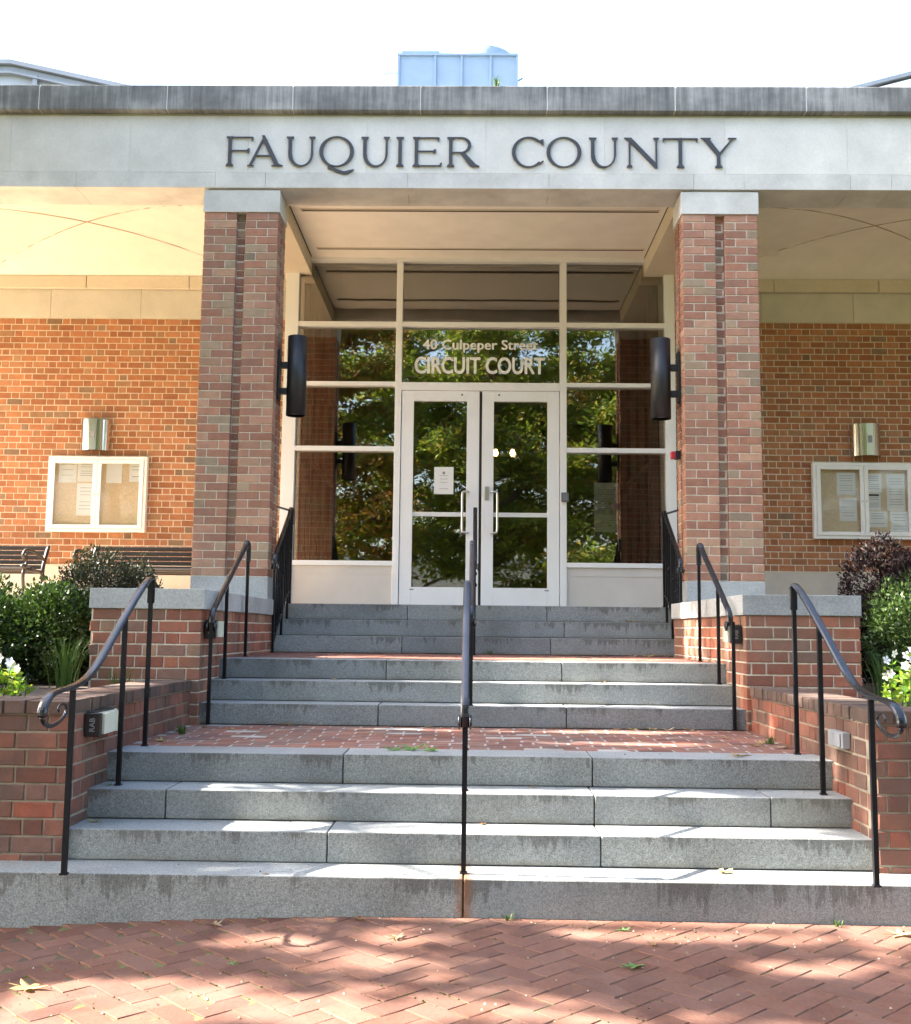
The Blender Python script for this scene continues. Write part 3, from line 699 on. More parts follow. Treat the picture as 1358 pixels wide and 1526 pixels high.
# floor slab of the portico
def floorpart(x0, x1, y0, fm):
    t = boxo('portico_floor', fm, None, x0, x1, y0, 12.9, 1.2, 1.531); struct(t)
floorpart(-9.4, -1.965, 10.5, M['floor_bounce']); floorpart(2.03, 9.4, 10.5, M['floor_dim'])
struct(boxo('portico_floor', M['granite_light'], None, -1.96, 2.025, 11.15, 12.9, 1.2, 1.5295))
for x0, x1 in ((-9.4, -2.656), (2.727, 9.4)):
    struct(boxo('portico_floor', M['floor_bounce'] if x0 < 0 else M['floor_dim'], None, x0, x1, 9.9, 10.498, 1.2, 1.531)); struct(boxo('foundation', M['stucco'], None, x0, x1, 9.92, 12.0, .1, 1.199))
def backwall(x0, x1, label, ref):
    t = thing('portico_wall', ((x0+x1)/2, 12.81, 1.53), label, 'wall', 'brick back walls of the portico')
    br = flemish(x0, x1, 5.045, 39, 12.81, .09, '-y', shift=.1, k_=.957)
    br = [q for q in br if q[2] > 2.02]
    boxo('mortar', M['mortar_wall'], t, x0, x1, 12.8135, 13.05, 1.53, 5.8)
    lay(t, br, M['brick_wall'], 300, key=lambda q: (0 if abs((q[0]+q[1])/2 - ref) < 1.35 else 5) + abs((q[2]+q[3])/2 - 3.4)*.35)
    x = x0
    while x < x1 - .05:
        b = min(x + 1.12, x1); boxo('band_stone', M['lime_w'], t, x+.002, b-.002, 12.80, 13.0, 5.056, 5.415, bevel=.002); x = b
    x = x0
    while x < x1 - .05:
        b = min(x + 1.27, x1); boxo('ledge_stone', M['soffit'], t, x+.005, b-.005, 12.745, 13.0, 5.42, 5.575, bevel=.002); x = b
    boxo('plinth', M['stucco'], t, x0, x1, 12.79, 12.95, 1.531, 2.0)
    boxo('plinth_cap', M['soffit'], t, x0, x1, 12.785, 12.93, 2.0, 2.014)
backwall(-8.6, -2.262, 'brick back wall left of the entrance behind the benches', -4.4)
backwall(2.37, 8.6, 'brick back wall right of the entrance behind the purple shrub', 4.3)
struct(boxo('building_mass', M['room'], None, -8.9, -4.2, 13.1, 22, 0, 8)); struct(boxo('building_mass', M['room'], None, 4.3, 8.9, 13.1, 22, 0, 8))

# ------------------------------------------------------------------ glazed entrance
D = 12.467
en = thing('glazed_entrance', (.06, D, 1.53), 'white framed glass entrance wall with double doors at the top of the steps', 'entrance')
VM = [(-2.262, -2.105), (-.937, -.862), (1.008, 1.086), (2.245, 2.365)]
for x0, x1 in VM: boxo('mullion', M['white'], en, x0, x1, D-.055, D+.10, 1.531, 5.655, bevel=.004)
boxo('head_frame', M['white_old'], en, -2.262, 2.365, D-.075, D+.12, 5.657, 5.745, bevel=.003)
def pane(x0, x1, z0, z1, label=None):
    o = boxo('pane', M['glass'], en, x0+.002, x1-.002, D+.02, D+.026, z0+.002, z1-.002); return o
for (x0, x1) in ((-2.105, -.937), (1.086, 2.245)):
    for z0, z1 in ((4.863, 4.921), (4.144, 4.193), (3.362, 3.418), (2.016, 2.071)):
        boxo('transom', M['white'], en, x0, x1, D-.05, D+.09, z0, z1, bevel=.003)
    for z0, z1 in ((2.071, 3.362), (3.418, 4.144), (4.193, 4.863), (4.921, 5.657)): pane(x0, x1, z0, z1)
    boxo('spandrel_panel', M['spandrel'], en, x0, x1, D-.02, D+.05, 1.531, 2.015)
    boxo('panel_trim', M['spandrel'], en, x0+.002, x1-.002, D-.026, D-.0205, 1.915, 1.925)
x0, x1 = -.862, 1.008
boxo('transom', M['white'], en, x0, x1, D-.05, D+.09, 4.863, 4.921, bevel=.003)
boxo('door_head', M['white'], en, x0, x1, D-.06, D+.10, 4.090, 4.186, bevel=.004)
pane(x0, x1, 4.186, 4.863); pane(x0, x1, 4.921, 5.657)
def door(xa, xb, ga, gb, hx, sgn, lock):
    d = boxo('door', M['white'], en, xa+.004, ga, D-.045, D+.01, 1.545, 4.086, bevel=.003)
    P = lambda nm, m, *a, **k: boxo(nm, m, d, *a, **k)
    P('stile', M['white'], gb, xb-.004, D-.045, D+.01, 1.545, 4.086, bevel=.003)
    P('top_rail', M['white'], ga+.001, gb-.001, D-.045, D+.01, 3.965, 4.086, bevel=.003)
    P('bottom_rail', M['white'], ga+.001, gb-.001, D-.045, D+.01, 1.545, 1.772, bevel=.003)
    P('door_glass', M['glass'], ga, gb, D-.012, D-.006, 1.772, 3.965)
    P('push_bar', M['white_old'], ga+.002, gb-.002, D-.03, D+.004, 2.598, 2.648)
    mb = MB(); s = .012; yy = D-.095
    pts = catmull([(hx + sgn*.07, D-.045, 2.885), (hx + sgn*.07, D-.08, 2.885), (hx+sgn*.05, yy, 2.885), (hx+sgn*.015, yy, 2.882), (hx, yy, 2.85), (hx, yy, 2.65), (hx, yy, 2.44), (hx+sgn*.015, yy, 2.408), (hx+sgn*.05, yy, 2.405), (hx+sgn*.07, D-.08, 2.405), (hx+sgn*.07, D-.045, 2.405)], 4)
    mb.tube(pts, s, 8).build('handle', M['steel'], d, smooth=True)
    MB().prism([(xa+.1 + (0 if sgn > 0 else .6) + .01*math.cos(k), 4.045 + .01*math.sin(k)) for k in [i*math.pi/4 for i in range(8)]], D-.05, D-.046).build('closer_screw', M['inkdark'], d) if False else None
    P('weep_mark', M['ink'], (ga-.02) if sgn > 0 else gb-.03, (ga+.03) if sgn > 0 else gb+.02, D-.0475, D-.0455, 1.738, 1.750)
    cx = gb+.04 if sgn > 0 else ga - .0
    MB().prism([((.0 if sgn > 0 else .0) + (gb-.06 if sgn > 0 else ga+.06) + .011*math.cos(i*math.pi/5), 4.04 + .011*math.sin(i*math.pi/5)) for i in range(10)], D-.0475, D-.0455).build('screw', M['inkdark'], d)
    if lock: P('lock', M['steel'], xa+.04, xa+.09, D-.06, D-.0455, 2.79, 2.95, bevel=.006)
door(-.858, .066, -.712, -.085, -.13, 1, False)
door(.090, 1.004, .232, .862, .278, -1, True)
boxo('door_gap', M['groove'], en, .068, .088, D-.01, D+.0, 1.54, 4.086)
boxo('threshold', M['steel'], en, -.86, 1.006, D-.06, D+.08, 1.531, 1.5445)
# vinyl lettering
def text_mesh(s, size, bold=0, xs=1.0, mat=None, depth=.0006, spacing=1):
    cu = bpy.data.curves.new('t', 'FONT'); cu.body = s; cu.size = size; cu.offset = bold; cu.extrude = depth; cu.space_character = spacing; cu.align_x = 'CENTER'
    cu.resolution_u = 4
    o = bpy.data.objects.new('t', cu); COL.objects.link(o); bpy.context.view_layer.update()
    me = bpy.data.meshes.new_from_object(o.evaluated_get(bpy.context.evaluated_depsgraph_get()))
    bpy.data.objects.remove(o); bpy.data.curves.remove(cu)
    me.materials.clear(); me.materials.append(mat)
    me.transform(Matrix.Diagonal((xs, 1, 1, 1))); return me
def layered(me):
    bm = bmesh.new()
    for k, (dx, dy) in enumerate([(0, 0)] + [(.032*math.cos(q*math.pi/4), .022*math.sin(q*math.pi/4)) for q in range(8)]):
        m2 = me.copy(); m2.transform(Matrix.Translation((dx, dy, .0012*k))); bm.from_mesh(m2); bpy.data.meshes.remove(m2)
    bm.to_mesh(me); bm.free(); return me
def fit_text(s, width, height, mat, parent, cx, y, zbase, bold, name='lettering', rot=None, spacing=1):
    me = layered(text_mesh(s, 1.0, 0, 1.0, mat, spacing=spacing, depth=.0)) if bold else text_mesh(s, 1.0, 0, 1.0, mat)
    xs = [v.co.x for v in me.vertices]; ys = [v.co.y for v in me.vertices]; capz = [v.co.y for v in me.vertices]
    top = max(ys); w0 = max(xs) - min(xs); mid = (max(xs)+min(xs))/2
    base = 0.0
    me.transform(Matrix.Translation((-mid, 0, 0))); me.transform(Matrix.Diagonal((width/w0, height/top, .3, 1)))
    me.transform(rot or Matrix.Rotation(math.radians(90), 4, 'X'))
    return link(bpy.data.objects.new(name, me), parent, (cx, y, zbase))
fit_text('40 Culpeper Street', 1.375, .118, M['vinyl'], en, .066, D+.0195, 4.607, .022, spacing=1.04)
fit_text('CIRCUIT COURT', 1.55, .200, M['vinyl'], en, .06, D+.0195, 4.315, .03, spacing=1.0)

def paper(x0, x1, z0, z1, y, label, group=None, lines=6, head=False, crest=False, name='paper_notice', cat='notice', star=False):
    t = boxo(name, M['paper'], None, x0, x1, y-.0012, y, z0, z1); tag(t, label, cat, group)
    w_, h_ = x1-x0, z1-z0; mb = MB(); zt = z1 - h_*.14
    if crest: zt = z1 - h_*.32
    for i in range(lines):
        z = zt - i*(h_*.76 if not crest else h_*.6)/max(lines, 1)
        a = U(.12, .2) if not crest else U(.22, .32)
        if not (i % 4 == 3): mb.box(x0+w_*a, x1-w_*a, y-.0022, y-.0013, z-.0028, z+.0012)
    if mb.v: mb.build('print', M['ink'], t)
    if head: MB().box(x0+w_*.1, x1-w_*.12, y-.0024, y-.0013, z1-h_*.16, z1-h_*.05).build('dark_heading', M['inkdark'], t)
    if crest: MB().prism([((x0+x1)/2 + .016*math.cos(k*math.pi/4), z1-h_*.22 + .018*math.sin(k*math.pi/4)) for k in range(8)], y-.0022, y-.0013).build('round_emblem', M['ink'], t)
    return t
paper(-.463, -.236, 2.862, 3.182, D-.0135, 'white notice with round emblem taped inside the left glass door', lines=5, crest=True)
nd = paper(1.415, 1.70, 2.44, 3.02, D+.05, 'tall printed notice with star badges behind the right side window', lines=16, name='window_poster')
for z in (2.78, 2.52):
    st = [((1.60 + (.03 if k % 2 == 0 else .013)*math.cos(math.pi/2 + k*math.pi/5)), z + (.03 if k % 2 == 0 else .013)*math.sin(math.pi/2 + k*math.pi/5)) for k in range(10)]
    MB().prism(st, D+.0465, D+.0485).build('star_badge', plain('gold_badge', (.45,.36,.18), .5), nd)
kp = thing('keypad', (1.066, D-.06, 2.76), 'small grey door entry keypad on the mullion right of the doors', 'keypad')
boxo('housing', M['keypad'], kp, 1.022, 1.108, D-.085, D-.056, 2.775, 2.885, bevel=.004)
for i in range(3):
    for j in range(4): boxo('key', M['greybox'], kp, 1.040+i*.019, 1.054+i*.019, D-.088, D-.0855, 2.80+j*.018, 2.813+j*.018)

# interior
rm = [boxo('room_floor', M['roomfloor'], None, -4.1, 4.2, 12.95, 21, 1.3, 1.525), boxo('room_wall', M['room'], None, -4.1, 4.2, 20.8, 21, 1.52, 5.9), boxo('room_wall', M['room'], None, -4.18, -4.0, 13.06, 21, 1.52, 5.9),
      boxo('room_wall', M['room'], None, 4.05, 4.2, 13.06, 21, 1.52, 5.9), boxo('room_ceiling', M['roomceil'], None, -4.1, 4.2, 12.7, 21, 5.66, 5.9)]
for o in rm: struct(o)
for sx, xx in ((-1, -2.13), (1, 2.27)):
    t = thing('vestibule_screen', (xx, 13, 1.53), 'grey framed inner screen seen through the %s side windows' % ('left' if sx < 0 else 'right'), 'screen', 'inner vestibule screens')
    for y in (12.75, 13.25, 13.6, 14.3, 15.1, 16.0): boxo('post', M['white_old'] if y < 13 else M['greybox'], t, xx-.03, xx+.03, y, y+.07, 1.53, 5.65)
    for z in (2.0, 3.4, 4.6): boxo('rail', M['greybox'], t, xx-.025, xx+.025, 12.6, 16.0, z, z+.06)
t = thing('ceiling_lamp', (.5, 17.5, 4.4), 'small lit pendant lamp with two warm bulbs seen through the right door glass', 'lamp')
MB().tube([(.5, 17.5, 5.65), (.5, 17.5, 4.3)], .01).build('stem', M['blackflat'], t)
for dx in (-.14, .14):
    MB().tube([(.5+dx, 17.5, 4.15), (.5+dx, 17.5, 4.20), (.5+dx, 17.5, 4.26)], [.03, .045, .02], 8).build('bulb', M['glow'], t)
MB().tube([(.36, 17.5, 4.28), (.64, 17.5, 4.28)], .01).build('arm', M['blackflat'], t)
for i, (x, y, lab) in enumerate([(-1.6, 15.5, 'dark desk inside the building behind the left windows'), (1.9, 16.5, 'dark desk inside the building behind the right windows')]):
    t = thing('desk', (x, y, 1.53), lab, 'desk', 'desks inside the lobby')
    boxo('desk_top', M['wood'], t, x-.7, x+.7, y-.35, y+.35, 2.24, 2.28)
    for dx in (-.6, .6): boxo('desk_side', M['wood'], t, x+dx-.02, x+dx+.02, y-.33, y+.33, 1.53, 2.24)

# ------------------------------------------------------------------ wall things
def cyl_lamp(xc, yc, z0, z1, xw_, label):
    t = thing('wall_lamp', (xw_, yc, z0), label, 'lamp', 'black cylinder lamps on the entrance columns')
    n = 28; r = .096; mb = MB(); rings = [(z0, r-.006), (z0, r), (z1, r), (z1, r-.006)]
    for zz, rr in rings: mb.v += [(rr*math.cos(2*math.pi*i/n), rr*math.sin(2*math.pi*i/n), zz-z0) for i in range(n)]
    mb.f = [(i*n+j, i*n+(j+1) % n, (i+1)*n+(j+1) % n, (i+1)*n+j) for i in range(3) for j in range(n)]
    o = mb.build('cylinder', M['blackflat'], t, (xc, yc, z0), smooth=True); 
    MB().prism([((r-.007)*math.cos(2*math.pi*i/n), (r-.007)*math.sin(2*math.pi*i/n)) for i in range(n)], .03, .035, 'z').build('lens', M['greybox'], t, (xc, yc, z0))
    MB().prism([((r-.007)*math.cos(2*math.pi*i/n), (r-.007)*math.sin(2*math.pi*i/n)) for i in range(n)], z1-z0-.01, z1-z0-.004, 'z').build('cap', M['blackflat'], t, (xc, yc, z0))
    s = 1 if xc > xw_ else -1; a, b = sorted((xw_, xw_ + s*.022))
    boxo('back_plate', M['blackflat'], t, a, b, yc-.05, yc+.05, 3.50, 4.0, bevel=.003)
    a, b = sorted((xw_ + s*.022, xc - s*.09))
    for z in (3.585, 3.845): boxo('arm', M['blackflat'], t, a, b, yc-.03, yc+.03, z-.03, z+.03, bevel=.004)
cyl_lamp(-1.742, 10.28, 3.343, 4.13, -1.927, 'black cylinder wall lamp bracketed to the left entrance column')
cyl_lamp(1.815, 10.28, 3.339, 4.128, 2.0, 'black cylinder wall lamp bracketed to the right entrance column')
rb = thing('alarm_beacon', (1.98, 10.33, 2.95), 'small red alarm unit on the inner side of the right column', 'alarm')
boxo('base', M['blackflat'], rb, 1.955, 2.0, 10.29, 10.37, 2.95, 3.03, bevel=.004); boxo('lens', M['red'], rb, 1.915, 1.956, 10.295, 10.365, 2.955, 3.025, bevel=.006)
def sconce(xc, z0, z1, label):
    t = thing('wall_sconce', (xc, 12.8, z0), label, 'lamp', 'steel half round sconces above the notice boards')
    n = 24; r = .178; mb = MB(); prof = []
    for i in range(n+1):
        a = math.pi*i/n; prof.append((-r*math.cos(a), -r*.80*math.sin(a)))
    for zz in (0, z1-z0, 0, z1-z0): mb.v += [(x, y, zz) for x, y in prof]
    m_ = n+1; mb.f = [(i, i+1, m_+i+1, m_+i) for i in range(n)]
    mb.f += [tuple(range(2*m_, 3*m_)), tuple(range(3*m_, 4*m_))[::-1]]
    o = mb.build('steel_shell', M['chrome'], t, (xc, 12.795, z0), fixn=True)
    for p in o.data.polygons[:n]: p.use_smooth = True
    boxo('perforated_strip', M['steel'], t, xc-.035, xc+.045, 12.642, 12.652, z0+.002, z1-.002)
    boxo('lens', M['greybox'], t, xc-.022, xc+.03, 12.636, 12.6415, z0+.15, z0+.235)
sconce(-4.59, 3.39, 3.765, 'steel half round wall sconce above the left notice board')
sconce(4.70, 3.40, 3.785, 'steel half round wall sconce above the right notice board')
def board(x0, x1, z0, z1, label):
    t = thing('notice_board', ((x0+x1)/2, 12.8, z0), label, 'notice board', 'white framed notice boards on the portico walls')
    y0, y1 = 12.725, 12.80; xm = (x0+x1)/2; f = .035
    boxo('frame_side', M['white'], t, x0, x0+f, y0, y1, z0, z1, .003); boxo('frame_side', M['white'], t, x1-f, x1, y0, y1, z0, z1, .003)
    boxo('frame_rail', M['white'], t, x0+f+.001, x1-f-.001, y0, y1, z1-f, z1, .003); boxo('frame_rail', M['white'], t, x0+f+.001, x1-f-.001, y0, y1, z0, z0+f, .003)
    boxo('cork_panel', M['cork'], t, x0+.03, x1-.03, 12.775, 12.785, z0+.03, z1-.03)
    for a, b, s in ((x0+f+.003, xm-.002, 1), (xm+.002, x1-f-.003, -1)):
        d = boxo('door_frame', M['white'], t, a, a+.048, y0-.012, y0+.012, z0+f+.003, z1-f-.003, .003)
        boxo('door_stile', M['white'], d, b-.048, b, y0-.012, y0+.012, z0+f+.003, z1-f-.003, .003)
        boxo('door_rail', M['white'], d, a+.049, b-.049, y0-.012, y0+.012, z1-f-.05, z1-f-.003, .003)
        boxo('door_rail', M['white'], d, a+.049, b-.049, y0-.012, y0+.012, z0+f+.003, z0+f+.05, .003)
        boxo('pane', M['glass_board'], d, a+.04, b-.04, y0, y0+.004, z0+f+.04, z1-f-.04)
        kx = b-.024 if s > 0 else a+.024
        boxo('lock', M['steel'], d, kx-.01, kx+.01, y0-.018, y0-.0125, z0+.44, z0+.46, .002)
board(-5.132, -3.935, 2.405, 3.318, 'white framed double door notice board on the left brick wall')
board(4.045, 5.245, 2.405, 3.318, 'white framed double door notice board on the right brick wall')
def wx(px): return (px - 709) / 1600 * 12.77 + .012
def wz(py): return 1.2732 + (940.3 - py + 2)/1600*12.77*1.0
GL = 'papers pinned in the left notice board'; GRt = 'papers pinned in the right notice board'
for (a, b, c, d, lab, n, h) in [(82.7, 109.6, 727, 693.5, 'blank looking sheet at the upper left of the left notice board', 3, 0), (111, 138, 725.5, 690.6, 'upper printed sheet beside the centre frame of the left notice board', 8, 0),
        (111.5, 137, 777, 727, 'long lower sheet hanging below another in the left notice board', 7, 0), (155, 179, 727, 691, 'upper left sheet behind the right door of the left notice board', 0, 0), (190, 213, 725, 691, 'upper right sheet nearest the frame in the left notice board', 5, 0)]:
    paper(wx(a)-.03, wx(b)-.03, wz(c)+.01, wz(d)+.005, 12.772, lab, GL, n, h)
for (a, b, c, d, lab, n, h) in [(1251, 1279, 733, 699, 'upper sheet behind the left door of the right notice board', 7, 0), (1254, 1280, 772, 737, 'lower sheet behind the left door of the right notice board', 6, 0),
        (1294, 1318, 729, 700, 'upper left sheet behind the right door of the right notice board', 7, 0), (1295, 1316, 755.5, 730, 'sheet with bold black heading in the right notice board', 7, 1),
        (1295, 1325, 781, 757, 'landscape sheet at the foot of the right notice board', 5, 0), (1325, 1352, 756, 700, 'tall sheet at the upper right of the right notice board', 11, 0), (1329, 1356, 791, 757, 'lowest sheet nearest the outer frame of the right notice board', 6, 0)]:
    paper(wx(a)-.0, wx(b)-.0, wz(c)-.01, wz(d)-.01, 12.772, lab, GRt, n, h)

# benches
def bench(xr, label, L=1.55):
    t = thing('park_bench', (xr-L/2, 12.0, 1.531), label, 'bench', 'slatted wooden benches against the left portico wall')
    x0, x1 = xr-L, xr; z = 1.531; yb = 12.15
    for i in range(6):   # back slats lean back
        zz = z + .41 - .0 + i*.052 if False else z + .335 + i*.056; yy = yb + .02 + i*.022
        o = boxo('back_slat', M['wood'], t, x0+.03, x1-.03, yy, yy+.022, zz, zz+.048, bevel=.004)
    for i in range(5):
        yy = 11.68 + i*.088; boxo('seat_slat', M['wood'], t, x0+.03, x1-.03, yy, yy+.068, z+.375 - .012*abs(i-2) + .0, z+.398 - .012*abs(i-2), bevel=.004)
    for x in (x0+.02, x1-.02):
        mb = MB()
        leg = catmull([(x, 11.62, z), (x, 11.66, z+.15), (x, 11.64, z+.3), (x, 11.67, z+.37)], 4); mb.tube(leg, .02, 6)
        mb.tube(catmull([(x, 12.3, z), (x, 12.2, z+.2), (x, 12.17, z+.38), (x, 12.25, z+.56), (x, 12.31, z+.66)], 4), .024, 6)
        mb.tube([(x, 11.66, z+.365), (x, 12.18, z+.35)], .02, 6)
        o = mb.build('end_frame', M['iron'], t, smooth=True)
        m2 = MB(); sc = [(x, 12.2, z+.50), (x, 12.0, z+.55), (x, 11.8, z+.58), (x, 11.68, z+.57), (x, 11.62, z+.52), (x, 11.645, z+.47), (x, 11.69, z+.475), (x, 11.70, z+.51), (x, 11.675, z+.52)]
        m2.tube(catmull(sc, 5), .019, 6); m2.tube(catmull([(x, 11.66, z+.37), (x, 11.72, z+.44), (x, 11.66, z+.5)], 3), .017, 6)
        m2.tube([(x, 11.6, z+.39), (x, 11.64, z+.39), (x, 11.68, z+.39)], [.02, .035, .02], 8)
        m2.build('scroll_arm', M['iron'], t, smooth=True)
bench(-4.89, 'slatted wooden bench at the left edge below the notice board'); bench(-2.93, 'slatted wooden bench partly hidden by the left brick column', 1.44)

# ------------------------------------------------------------------ handrails
def rail_sweep(mb, pts, w=.041, h=.021):
    """moulded flat topped rail following pts in one Y-Z plane"""
    P = [Vector(p) for p in pts]; n = len(P); sec = [(-.5, -.35), (-.32, -.5), (.32, -.5), (.5, -.35), (.5, .1), (.34, .42), (.12, .5), (-.12, .5), (-.34, .42), (-.5, .1)]
    m = len(sec); vs = []
    for i, p in enumerate(P):
        t = (P[min(i+1, n-1)] - P[max(i-1, 0)]).normalized(); up = Vector((1, 0, 0)).cross(t); 
        for a, b in sec: vs.append(p + Vector((1, 0, 0))*a*w + up*b*h)
    fs = [(i*m+j, i*m+(j+1) % m, (i+1)*m+(j+1) % m, (i+1)*m+j) for i in range(n-1) for j in range(m)]
    fs += [tuple(range(m))[::-1], tuple(range((n-1)*m, n*m))]
    mb.add(vs, fs); return mb
def post(t, x, y, z0, z1, s=.011, dy=0):
    boxo('post', M['post'], t, x-s, x+s, y-s, y+s, z0, z1)
    boxo('foot_collar', M['black'], t, x-s-.006, x+s+.006, y-s-.006, y+s+.006, z0, z0+.008)
GRP = 'black iron handrails on the stairs'
def lower_rail(x, label, scroll=True):
    t = thing('handrail', (x, 5.6, .6), label, 'handrail', GRP)
    post(t, x, 4.93, .1677, .985); post(t, x, 5.63, .4606, 1.325); post(t, x, 6.06, .6154, 1.515)
    if scroll:
        pts = [(6.08, 1.53), (6.03, 1.548), (5.94, 1.515), (5.8, 1.44), (5.55, 1.29), (5.32, 1.145), (5.18, 1.068), (5.05, 1.022), (4.9, 1.0), (4.76, .992), (4.67, .98), (4.605, .945), (4.585, .90), (4.62, .86), (4.70, .845), (4.79, .858), (4.855, .888), (4.85, .922), (4.80, .932), (4.765, .915), (4.775, .898)]
    P = catmull([(x, a, b) for a, b in pts], 5)
    n = len(P); mb = MB()
    k = int(n*.62); rail_sweep(mb, P[:k][::-1]) ; mb.build('rail', M['black'], t, fixn=True)
    m2 = MB(); rs = [max(.0045, .0115 - .008*(i/(n-k))) for i in range(n-k+1)]; m2.tube(P[k-1:], rs, 8, flat=1.0).build('scroll', M['black'], t, smooth=True)
    boxo('end_return', M['post'], t, x-.02, x+.02, 6.052, 6.072, 1.41, 1.545, .004)
def straight_rail(x, ylo, zlo, yhi, zhi, posts, label, balusters=False, ret=None):
    t = thing('handrail', (x, ylo, zlo-.8), label, 'handrail', GRP)
    d = Vector((0, yhi-ylo, zhi-zlo)).normalized()
    pts = [(x, ylo-.035, zlo-.135), (x, ylo-.045, zlo-.075), (x, ylo-.015, zlo-.012), (x, ylo+.1, zlo+.1*d.z/d.y), (x, (ylo+yhi)/2, (zlo+zhi)/2), (x, yhi-.12, zhi-.12*d.z/d.y), (x, yhi-.03, zhi-.005), (x, yhi+.025, zhi-.01), (x, yhi+.045, zhi-.05), (x, yhi+.04, zhi-.16)]
    rail_sweep(MB(), catmull(pts, 5)).build('rail', M['black'], t, fixn=True)
    for sx in (-1, 1):
        mb = MB(); mb.tube([(x+sx*.022, ylo-.03, zlo-.115), (x+sx*.03, ylo-.03, zlo-.115), (x+sx*.034, ylo-.03, zlo-.115)], [.034, .034, .022], 12).build('rosette', M['black'], t, smooth=True)
    for (y, z0, z1) in posts: post(t, x, y, z0, z1)
    if balusters:
        mb = MB(); n = 9
        sl = (zhi-zlo)/(yhi-ylo)
        for i in range(1, n):
            y = ylo + (yhi-ylo)*i/n; zt = zlo + sl*(y-ylo) - .03; zb = zt - .76
            b = boxo('baluster', M['post'], t, x-.007, x+.007, y-.007, y+.007, zb, zt)
            if i % 2 == 0:
                zz = zt - .38
                MB().tube([(x, y, zz-.05), (x-.012, y, zz-.02), (x+.012, y, zz+.02), (x, y, zz+.05)], [.007, .013, .013, .007], 6).build('twist', M['black'], b)
        rail_sweep(MB(), [(x, ylo+.0, zlo-.82), (x, yhi-.12, zhi-.79-.12*sl), (x, yhi-.02, zhi-.80-.05)], .018, .014).build('bottom_rail', M['black'], t, fixn=True)
    if ret: a, b = sorted((x, ret)); boxo('wall_bar', M['black'], t, a, b, yhi+.0, yhi+.02, zhi-.045, zhi-.025) if False else MB().tube([(x, yhi-.02, zhi-.03), (ret, CY1-.01 if False else yhi-.4, zhi-.03)], .011, 6).build('wall_bar', M['black'], t)
    return t
lower_rail(-1.82, 'black iron handrail with scrolled end left of the bottom steps')
lower_rail(1.80, 'black iron handrail with scrolled end right of the bottom steps')
straight_rail(-1.81, 7.50, 1.40, 8.56, 1.965, [(7.455, .6154, 1.31), (7.90, .9065, 1.61), (8.605, 1.052, 1.86)], 'black handrail beside the pier left of the middle steps')
straight_rail(1.795, 7.58, 1.44, 8.50, 1.975, [(7.455, .6154, 1.35), (7.90, .9065, 1.61), (8.545, 1.052, 1.86)], 'black handrail beside the pier right of the middle steps')
straight_rail(-1.85, 10.02, 1.97, 10.82, 2.495, [(9.99, 1.052, 1.87), (10.42, 1.2119, 2.2), (10.86, 1.5316, 2.36), (10.72, 1.3717, 2.4)], 'black balustrade beside the left column at the top steps', True, -1.93)
straight_rail(1.93, 10.02, 1.97, 10.82, 2.495, [(9.99, 1.052, 1.87), (10.42, 1.2119, 2.2), (10.86, 1.5316, 2.36), (10.72, 1.3717, 2.4)], 'black balustrade beside the right column at the top steps', True, 2.0)
straight_rail(-.03, 5.10, .965, 6.03, 1.545, [(5.07, .1677, .85), (5.60, .4606, 1.22), (6.06, .6154, 1.42)], 'central black handrail rising over the bottom granite steps')
straight_rail(-.005, 7.54, 1.44, 8.56, 1.985, [(7.5, .7610, 1.33), (7.90, .9065, 1.61), (8.6, 1.052, 1.86)], 'central black handrail rising over the middle granite steps')
straight_rail(.02, 10.02, 1.98, 10.82, 2.51, [(9.99, 1.052, 1.87), (10.72, 1.3717, 2.4), (10.86, 1.5316, 2.36)], 'central black balustrade rising over the top granite steps', True)

# step lights
def step_light(xw_, s, y0, y1, z0, z1, label, lower):
    t = thing('step_light', (xw_, y0, z0), label, 'light', 'small floodlights on the stair side walls')
    a, b = sorted((xw_ + s*.002, xw_ + s*.085)); ym = y0 + .03
    boxo('housing', M['rablack'], t, a, b, y0, ym, z0, z1, bevel=.006)
    boxo('back_box', M['rablack'], t, *sorted((xw_ + s*.002, xw_ + s*.04)), ym, y1-.06, z0+.015, z1+.006, bevel=.004)
    pts = [(xw_ + s*.04, ym), (xw_+s*.095, ym), (xw_+s*.088, (ym+y1)/2), (xw_+s*.10, (ym+y1)/2+.004), (xw_+s*.03, y1), (xw_+s*.01, y1)]
    MB().prism(pts, z0+.012, z1-.004, 'z').build('lens', M['cream'], t, fixn=True)
    me = text_mesh('RAB', .038 if lower else .034, .0006, 1, M['greybox'], .0006)
    rot = Matrix.Rotation(math.radians(90), 4, 'X') @ Matrix.Rotation(math.radians(90 if s > 0 else -90 + 180), 4, 'Z')
    me.transform(rot); link(bpy.data.objects.new('lettering', me), t, ((a+b)/2 + .012, y0-.0015, (z0+z1)/2))
step_light(-1.932, 1, 5.40, 5.80, .728, .845, 'black and cream floodlight on the low wall left of the bottom steps', True)
step_light(-1.872, 1, 7.50, 7.80, 1.20, 1.325, 'black and cream floodlight on the pier left of the middle steps', False)
step_light(1.872, -1, 7.50, 7.80, 1.205, 1.33, 'black and cream floodlight on the pier right of the middle steps', False)
t = thing('junction_box', (1.9, 5.5, .7), 'grey electrical junction box on the low wall right of the bottom steps', 'junction box')
boxo('plate', M['greybox'], t, 1.86, 1.901, 5.50, 5.72, .705, .785, .004); boxo('cover', M['greybox'], t, 1.852, 1.8595, 5.52, 5.62, .712, .778, .003)

